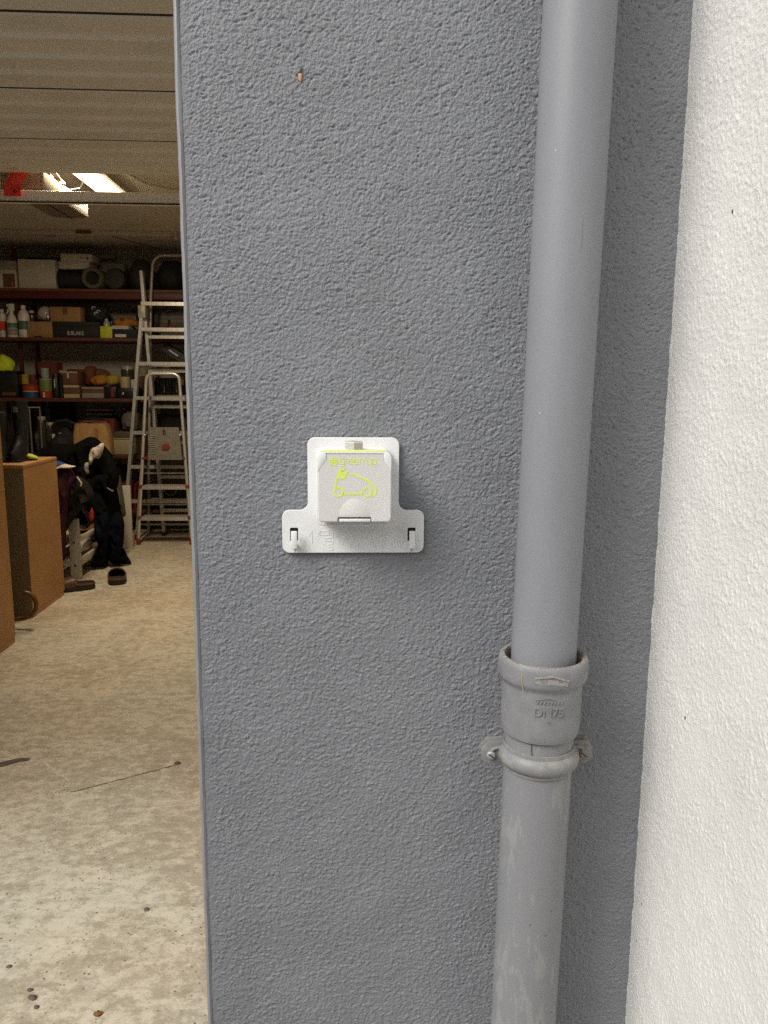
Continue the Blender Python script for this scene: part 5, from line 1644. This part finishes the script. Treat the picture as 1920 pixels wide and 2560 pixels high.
boot('tall black rubber boot with a small pale tag on the low cabinet', -1.845, 3.42, 0.335, M_BLACKP, 0.042, 0.10)
MB().box(-1.852, -1.832, 3.385, 3.388, CT + 0.270, CT + 0.300).build('paper_tag', M_GCARD, bpy.data.objects['boot'])
boot('black boot standing between the camouflage bag and the tall boot', -1.925, 3.34, 0.27, M_BLACKM, 0.040, 0.10)
t = thing('camouflage_bag', 'brown camouflage patterned bag standing beside the cabinets', 'bag', (-1.985, 3.28, CT))
o = MB().puff([(-2.07, CT), (-1.955, CT), (-1.958, CT + 0.07), (-1.975, CT + 0.16), (-1.995, CT + 0.235), (-2.04, CT + 0.26), (-2.09, CT + 0.20), (-2.09, CT + 0.08)], 3.27, 0.05, fold=0.010, fs=20, seed=4).build('bag', M_CAMO, t)
MB().tube([(-2.05, 3.25, CT + 0.24), (-2.045, 3.24, CT + 0.285), (-2.01, 3.24, CT + 0.275), (-1.995, 3.25, CT + 0.22)], 0.005, 6).build('handle', M_BLACKM, t)
t = thing('pink_shoe', 'glossy pink shoe tip between the camouflage bag and boots', 'shoe', (-1.945, 3.24, CT))
MB().ball((-1.937, 3.235, CT + 0.052), (0.021, 0.045, 0.014), 16, 10).build('upper', M_PINK, t)
MB().box(-1.960, -1.914, 3.20, 3.29, CT, CT + 0.040, 0.006).build('sole', M_BLACKP, t)
t = thing('lime_shoe', 'lime green running shoe toe poking out beside the boots', 'shoe', (-1.80, 3.48, CT))
zt_ = CT + 0.002
MB().puff([(-1.865, CT + 0.006), (-1.770, CT + 0.006), (-1.762, CT + 0.018), (-1.790, CT + 0.033), (-1.83, CT + 0.042), (-1.865, CT + 0.048)], 3.44, 0.030, fold=0.002, fs=30, seed=2, back=1.2).build('upper', M_LIMES, t)
MB().box(-1.868, -1.772, 3.415, 3.475, CT, CT + 0.008, 0.003).build('sole', M_BLACKP, t)

# ------------------------------------------------------------------ shoe bench with clothes heaped on it
sbn = thing('shoe_bench', 'white slatted shoe bench half buried under the clothes', 'bench', (-1.9, 4.45, 0))
BX1, BX0, BY0, BY1, BH = -1.765, -2.12, 4.03, 4.94, 0.46
for (x, y, h__) in ((BX1, BY0, 0.40), (BX0, BY0, 0.40), (BX1, BY1, 0.50), (BX0, BY1, 0.50)):
    x = x + (0.085 if (y == BY1 and x == BX1) else 0)
    lg_ = MB().box(x - 0.065, x, y, y + 0.026, 0, h__, 0.002).build('leg', M_WWOOD, sbn)
    for zz in (0.09, 0.245):
        if y == BY0:
            MB().lathe([(0.008, y - 0.0005), (0.0075, y - 0.0022), (0.002, y - 0.0022)], (x - 0.035, 0, zz), 12, 'y').build('bolt', M_DARK, lg_)
for zz, hh in ((0.085, 0.05), (0.245, 0.03)):
    MB().box(BX1 - 0.024, BX1 - 0.002, BY0 + 0.0265, BY1 - 0.0005, zz, zz + hh, 0.002).build('side_rail', M_WWOOD, sbn)
    MB().box(BX0 - 0.063, BX0 - 0.041, BY0 + 0.0265, BY1 - 0.0005, zz, zz + hh, 0.002).build('side_rail', M_WWOOD, sbn)
    for i in range(3):
        xx = BX0 - 0.02 + i * 0.115
        MB().box(xx, xx + 0.07, BY0 + 0.027, BY1 - 0.001, zz + hh + 0.0005, zz + hh + 0.012, 0.001).build('slat', M_WWOOD, sbn)
MB().box(BX0 - 0.002, BX1 - 0.0655, BY0 + 0.002, BY0 + 0.022, 0.085, 0.135, 0.002).build('end_rail', M_WWOOD, sbn)


def sneaker(label, x, y, z, m_, l_=0.13, w_=0.048, hh=0.085, name='sneaker'):
    t = thing(name, label, 'shoe', (x, y, z))
    vv, ff = [], []
    n_ = 18
    lv = [(0.024, 1.0, 1.0, 0), (0.045, 0.98, 0.97, 0), (hh * 0.75, 0.66, 0.78, 0.30), (hh, 0.48, 0.66, 0.42)]
    for zz, ly, wx, oy in lv:
        for k_ in range(n_):
            a_ = 2 * math.pi * k_ / n_
            vv.append((x + w_ * wx * math.cos(a_), y + oy * l_ + ly * l_ * math.sin(a_), z + zz))
    for j in range(3):
        for k_ in range(n_):
            ff.append((j * n_ + k_, j * n_ + (k_ + 1) % n_, (j + 1) * n_ + (k_ + 1) % n_, (j + 1) * n_ + k_))
    MB().add(vv, ff, True).build('upper', m_, t)
    vs_ = []
    for zz, s_ in ((0, 0.98), (0.004, 1.04), (0.0235, 1.04)):
        for k_ in range(n_):
            a_ = 2 * math.pi * k_ / n_
            vs_.append((x + w_ * s_ * math.cos(a_), y + l_ * s_ * math.sin(a_), z + zz))
    fs_ = [(j * n_ + k_, j * n_ + (k_ + 1) % n_, (j + 1) * n_ + (k_ + 1) % n_, (j + 1) * n_ + k_) for j in range(2) for k_ in range(n_)]
    fs_ += [tuple(range(n_ - 1, -1, -1)), tuple(2 * n_ + k_ for k_ in range(n_))]
    MB().add(vs_, fs_, True).build('sole', M_SHOEW if m_ is M_SHOEW else M_SOLE, t)
    MB().ball((x, y + l_ * 0.42, z + hh - 0.004), (w_ * 0.55, l_ * 0.42, 0.010), 12, 6).build('opening', M_BLACKM, t)
    return t


sneaker('white leather sneaker on the lower slats of the bench', -1.845, 4.30, 0.147, M_SHOEW, l_=0.15, w_=0.052, hh=0.105)
sneaker('pale grey sneaker just behind the white one on the bench', -1.840, 4.62, 0.147, M_PALEGR)
sneaker('brown shoe with bright buckle at the front of the bench', -1.845, 4.12, 0.1475, M_LEATHER, l_=0.075, w_=0.04, hh=0.05, name='brown_shoe')


def garment(name, label, cat, pts, y, depth, m_, seed, fold=0.03, fs=11, rings=10):
    out = [(at(a_, c_, y).x, max(0.004, at(a_, c_, y).z)) for a_, c_ in pts]
    return tag(MB().puff(out, y, depth, rings=rings, fold=fold, fs=fs, seed=seed).build(name, m_), label, cat)


def p3(L):
    return [(u / 3.318, 980 + v / 3.318) for u, v in L]


def p4(L):
    return [(u / 3.19, 1060 + v / 3.19) for u, v in L]


garment('black_coat', 'big black coat heaped over the back of the shoe bench', 'coat', p3([(300, 540), (330, 490), (450, 470), (600, 440), (690, 395), (740, 372), (790, 378), (830, 410), (880, 460), (935, 530), (965, 610), (985, 690), (950, 770), (880, 850), (760, 860), (640, 790), (560, 700), (430, 600)]), 4.62, 0.15, M_BLACKC, 1.3, fold=0.075, fs=13, rings=14)
garment('black_jacket', 'black jacket hanging down the end of the heap over the bench', 'jacket', p4([(560, 420), (640, 380), (740, 400), (850, 400), (920, 480), (965, 700), (985, 830), (930, 900), (800, 880), (730, 700), (680, 610), (600, 560)]), 4.50, 0.12, M_BLACKC, 6.1, fold=0.065, fs=14, rings=14)
garment('dark_hoodie', 'dark olive hoodie with a white drawstring on the bench front', 'hoodie', p4([(560, 470), (600, 410), (680, 440), (740, 520), (748, 600), (680, 600), (640, 690), (590, 760), (560, 800), (525, 848), (512, 760), (540, 600)]), 4.02, 0.07, M_OLIVED, 2.7, fold=0.045, fs=16, rings=14)
tag(MB().tube([at(a_ / 3.19, 1060 + c_ / 3.19, 3.93) for a_, c_ in ((615, 422), (622, 435), (632, 448), (645, 465), (650, 480), (643, 495))], 0.0055, 8).build('drawstring', M_CREAM), 'white drawstring hanging from the dark olive hoodie', 'cord')
garment('purple_trousers', 'dark purple trousers hanging beside the low cabinet', 'trousers', p4([(415, 380), (480, 352), (560, 352), (598, 420), (560, 510), (545, 640), (528, 830), (522, 1010), (515, 1085), (465, 1085), (440, 900), (425, 650)]), 3.92, 0.06, M_PURPLE, 4.4, fold=0.022, fs=18)
garment('white_towel', 'white towel edge folded above the purple trousers', 'towel', p4([(415, 365), (450, 345), (510, 320), (560, 328), (605, 338), (560, 352), (500, 345), (450, 362)]), 3.90, 0.035, M_CREAM, 5.5, fold=0.006, fs=30)
garment('blue_shirt', 'blue shirt corner under the black coat by the cabinet', 'shirt', p4([(412, 300), (450, 290), (500, 305), (540, 325), (480, 335), (430, 352), (412, 345)]), 3.95, 0.05, M_BLUEC, 7.5, fold=0.01, fs=20)
garment('cream_shirt', 'cream shirt showing through the black coat heap', 'shirt', p3([(742, 520), (760, 470), (800, 452), (845, 422), (864, 440), (850, 500), (820, 552), (790, 552), (760, 600), (735, 590), (738, 550)]), 4.44, 0.03, M_CREAM, 8.8, fold=0.012, fs=26)
garment('grey_sleeve', 'pale grey sleeve end hanging under the cream shirt', 'sleeve', p3([(708, 588), (738, 590), (735, 640), (738, 676), (715, 685), (688, 678), (695, 640)]), 4.42, 0.025, M_PALEGR, 9.9, fold=0.006, fs=26)
garment('olive_trousers', 'grey-olive trouser leg hanging at the far side of the heap', 'trousers', p3([(985, 690), (1005, 730), (1020, 830), (1035, 930), (1042, 1025), (1000, 1030), (975, 930), (945, 820), (940, 760)]), 4.66, 0.05, M_OLIVE, 12.2, fold=0.012, fs=16)
garment('white_label_cloth', 'small white cloth corner low on the black jacket', 'cloth', p3([(884, 790), (905, 800), (938, 796), (940, 825), (912, 815)]), 4.36, 0.015, M_CREAM, 13, fold=0.003, fs=30)
garment('grey_shorts', 'grey shorts with a red flash hanging under the hoodie', 'shorts', p4([(650, 620), (690, 600), (730, 640), (755, 720), (752, 775), (715, 790), (690, 730), (660, 690)]), 4.40, 0.05, M_OLIVE, 14.4, fold=0.012, fs=20)
garment('red_shirt', 'bright red cloth patch showing between the black garments', 'cloth', p4([(682, 655), (705, 628), (730, 650), (750, 715), (748, 770), (728, 775), (715, 715), (692, 690)]), 4.345, 0.025, M_REDC, 15, fold=0.008, fs=26)
nv = MB()
for q_, yy_, sd_ in ((p4([(765, 760), (800, 715), (850, 700), (878, 760), (880, 900), (868, 1040), (862, 1110), (850, 1196), (790, 1198), (738, 1192), (752, 1130), (790, 1070), (788, 920)]), 4.36, 16.5),
                     (p4([(850, 740), (880, 700), (940, 700), (985, 760), (990, 860), (978, 1000), (950, 1070), (1000, 1108), (1052, 1164), (1020, 1182), (950, 1140), (900, 1120), (872, 1060), (866, 900)]), 4.44, 23.1)):
    nv.puff([(at(a_, c_, yy_).x, max(0.004, at(a_, c_, yy_).z)) for a_, c_ in q_], yy_, 0.075, rings=12, fold=0.045, fs=17, seed=sd_, sub=5)
tag(nv.build('navy_trousers', M_NAVYC), 'navy trousers hanging to the floor at the end of the bench', 'trousers')
garment('black_shirt', 'black shirt sleeve slipping down beside the grey-olive trouser leg', 'shirt', p3([(890, 540), (940, 560), (975, 640), (990, 710), (970, 800), (935, 850), (915, 800), (930, 720), (905, 640)]), 4.40, 0.06, M_BLACKC, 27.2, fold=0.03, fs=18)
garment('black_scarf', 'black scarf hanging down between hoodie and black jacket', 'scarf', p3([(640, 640), (690, 620), (720, 700), (730, 820), (760, 930), (740, 1000), (700, 940), (680, 820), (650, 730)]), 4.28, 0.05, M_BLACKC, 31.2, fold=0.03, fs=18)
garment('dark_pullover', 'dark pullover folded over the top bench slats', 'pullover', p4([(560, 620), (640, 580), (690, 640), (720, 760), (700, 830), (600, 830), (560, 760)]), 4.55, 0.10, M_NAVYC, 18.5)
garment('black_jacket', 'black jacket sagging behind the blue shirt onto the low cabinet', 'jacket', p3([(290, 530), (340, 470), (450, 430), (580, 440), (640, 500), (600, 620), (480, 600), (430, 560), (400, 590), (350, 560)]), 4.52, 0.12, M_BLACKC, 19.5, fold=0.03)
garment('black_backpack', 'black backpack slumped behind the clothes near the toolbox', 'backpack', p3([(430, 420), (450, 370), (520, 340), (580, 380), (600, 450), (590, 600), (450, 600), (425, 500)]), 5.30, 0.10, M_BLACKM, 21.5)

# slippers
def slipper(label, toe, heel, width, mule=True):
    toe, heel = Vector((*toe, 0)), Vector((*heel, 0))
    d_ = (toe - heel)
    L_ = d_.length
    d_ = d_.normalized()
    s_ = Vector((-d_.y, d_.x, 0))
    t = thing('slipper', label, 'slipper', ((toe + heel) / 2))
    def wdt(f):
        return width / 2 * (0.84 + 0.22 * math.sin(math.pi * min(1, f * 1.05)) + 0.05 * f) * math.sqrt(max(0.02, 1 - max(0, (0.12 - f) / 0.12) ** 2)) * math.sqrt(max(0.02, 1 - max(0, (f - 0.80) / 0.20) ** 2))
    fr = [0.004, 0.02, 0.05, 0.09, 0.15, 0.25, 0.4, 0.55, 0.7, 0.8, 0.87, 0.93, 0.97, 0.995]
    so2 = MB()
    vv, ff = [], []
    for f in fr:
        c_ = heel + d_ * (L_ * f)
        w_ = wdt(f)
        for k_, (a_, z_) in enumerate(((-0.96, 0), (-1, 0.006), (-1, 0.026), (-0.95, 0.032), (0.95, 0.032), (1, 0.026), (1, 0.006), (0.96, 0))):
            vv.append(c_ + s_ * (a_ * w_) + Vector((0, 0, z_)))
    for i in range(len(fr) - 1):
        for k_ in range(8):
            ff.append((i * 8 + k_, i * 8 + (k_ + 1) % 8, i * 8 + 8 + (k_ + 1) % 8, i * 8 + 8 + k_))
    ff += [tuple(range(7, -1, -1)), tuple((len(fr) - 1) * 8 + k_ for k_ in range(8))]
    so2.add(vv, ff, True).build('sole', M_SOLE, t)
    # upper: arched from mid-foot to toe
    fr2 = [0.42, 0.50, 0.60, 0.70, 0.80, 0.88, 0.94, 0.98]
    hts = [0.088, 0.086, 0.080, 0.070, 0.058, 0.049, 0.042, 0.036]
    vv, ff = [], []
    n_ = 11
    for f, hh in zip(fr2, hts):
        c_ = heel + d_ * (L_ * f)
        w_ = wdt(f) * 0.99
        for k_ in range(n_):
            a_ = math.pi * k_ / (n_ - 1)
            vv.append(c_ + s_ * (-math.cos(a_) * w_) + Vector((0, 0, 0.028 + (hh - 0.028) * math.sin(a_) ** 0.8)))
        for k_ in range(n_):
            a_ = math.pi * k_ / (n_ - 1)
            vv.append(c_ + s_ * (-math.cos(a_) * (w_ - 0.004)) + Vector((0, 0, 0.026 + (hh - 0.032) * math.sin(a_) ** 0.8)))
    m2 = 2 * n_
    for i in range(len(fr2) - 1):
        for k_ in range(n_ - 1):
            ff.append((i * m2 + k_, i * m2 + k_ + 1, (i + 1) * m2 + k_ + 1, (i + 1) * m2 + k_))
            ff.append((i * m2 + n_ + k_, (i + 1) * m2 + n_ + k_, (i + 1) * m2 + n_ + k_ + 1, i * m2 + n_ + k_ + 1))
    for k_ in range(n_ - 1):
        ff.append((k_, n_ + k_, n_ + k_ + 1, k_ + 1))
    MB().add(vv, ff, True).build('upper', M_LEATHER, t)
    # raised rim round the heel
    rim = []
    for f in (0.42, 0.30, 0.20, 0.12, 0.06, 0.02):
        rim.append(heel + d_ * (L_ * f) + s_ * (wdt(f) * 0.93) + Vector((0, 0, 0.036 + (0.01 if f > 0.3 else 0))))
    rim2 = [heel + d_ * (L_ * f) - s_ * (wdt(f) * 0.93) + Vector((0, 0, 0.036 + (0.01 if f > 0.3 else 0))) for f in (0.02, 0.06, 0.12, 0.20, 0.30, 0.42)]
    MB().tube(rim + rim2, 0.006, 8).build('rim', M_LEATHER, t)
    return t


slipper('brown leather slipper lying sideways by the low cabinet', (-1.872, 3.690), (-1.605, 3.815), 0.105)
slipper('brown leather slipper pointing away, in front of the navy trousers', (-1.560, 4.125), (-1.482, 3.860), 0.108)

# ------------------------------------------------------------------ floor marks
def floor_strip(pts, wd_, z_):
    mb = MB()
    vv, ff = [], []
    n_ = len(pts)
    for i, (x, y) in enumerate(pts):
        a_ = Vector(pts[max(0, i - 1)])
        c_ = Vector(pts[min(n_ - 1, i + 1)])
        d_ = (c_ - a_).normalized()
        nn = Vector((-d_.y, d_.x))
        w_ = wd_ if not isinstance(wd_, list) else wd_[i]
        for s_ in (1, -1):
            vv.append((x + nn.x * w_ / 2 * s_, y + nn.y * w_ / 2 * s_, z_))
    ff = [(i * 2, i * 2 + 1, i * 2 + 3, i * 2 + 2) for i in range(n_ - 1)]
    return mb.add(vv, ff)


def from_zoom7(u, v):
    p = floor_at(u / 2.3035, 1600 + v / 2.3042)
    return (p.x, p.y)


pts = []
for i in range(26):
    t_ = i / 25
    u_, v_ = 405 + (1040 - 405) * t_, 876 - (876 - 712) * t_ ** 1.05
    q = from_zoom7(u_, v_)
    pts.append((q[0], q[1] + random.uniform(-0.003, 0.003)))
floor_strip(pts, [random.choice((0.002, 0.003, 0.0055, 0.0075, 0.004)) for _ in pts], 0.0009).build('floor_crack', mat('crack_dirt', (0.19, 0.155, 0.11), 0.9, var=0.2, vscale=90), floor)
sc_ = [from_zoom7(u_, v_) for u_, v_ in ((-40, 728), (0, 720), (60, 705), (120, 690), (168, 690))]
tag(floor_strip(sc_, [0.030, 0.036, 0.033, 0.030, 0.018], 0.0012).build('dark_stain', M_TAR, floor), 'x', 'x')
del bpy.data.objects['dark_stain']['category']
del bpy.data.objects['dark_stain']['label']
ch = [from_zoom7(u_, v_) for u_, v_ in ((235, 690), (290, 735), (350, 780), (405, 815))]
floor_strip(ch, [0.006, 0.016, 0.018, 0.005], 0.0012).build('chalk_smear', mat('pale_smear', (0.50, 0.44, 0.33), 0.8, vscale=70, col2=(0.66, 0.60, 0.48), c2=(0.45, 0.6)), floor)
for i, (u_, v_, s_, m_, lab) in enumerate(((186, 2063, 0.009, M_STONE, 'largest dark reddish stone chip on the bare concrete floor'), (172, 2018, 0.006, M_STONE, 'small dark chip just behind the largest stone chip'), (210, 2117, 0.006, M_STONE, 'small dark chip just in front of the largest stone chip'),
                                            (563, 2158, 0.009, M_LEAF, 'small orange-brown leaf scrap on the concrete near the wall'), (843, 1554, 0.007, M_STONE, 'lone brown chip on the clean concrete beside the wall edge'), (52, 1883, 0.006, M_STONE, 'dark speck of grit apart from the other chips'),
                                            (1023, 712, 0.010, M_TAR, 'flat dark fleck at the end of the floor crack'))):
    q = from_zoom7(u_, v_)
    tag(MB().ball((q[0], q[1], s_ * 0.22), (s_, s_ * 0.8, s_ * 0.4), 10, 6, wob=0.6, ws=12, flat=0.0).build('leaf_scrap' if m_ is M_LEAF else 'stone_chip', m_), lab, 'leaf' if m_ is M_LEAF else 'stone')

for stem_, grp in (('slipper', 'brown slippers on the floor'), ('stone_chip', 'stone chips on the concrete'), ('boot', 'boots on the low cabinet'), ('flat_box', 'flat white boxes on the black bag'),
                   ('wooden_cabinet', 'brown cabinets with their backs to the room'), ('sneaker', 'sneakers on the shoe bench')):
    for o in bpy.data.objects:
        if o.parent is None and o.name.split('.')[0] == stem_:
            o['group'] = grp

print('tris', sum(len(o.data.loop_triangles) or sum(len(p.vertices) - 2 for p in o.data.polygons) for o in bpy.data.objects if o.type == 'MESH' and len(o.data.polygons) < 200000))
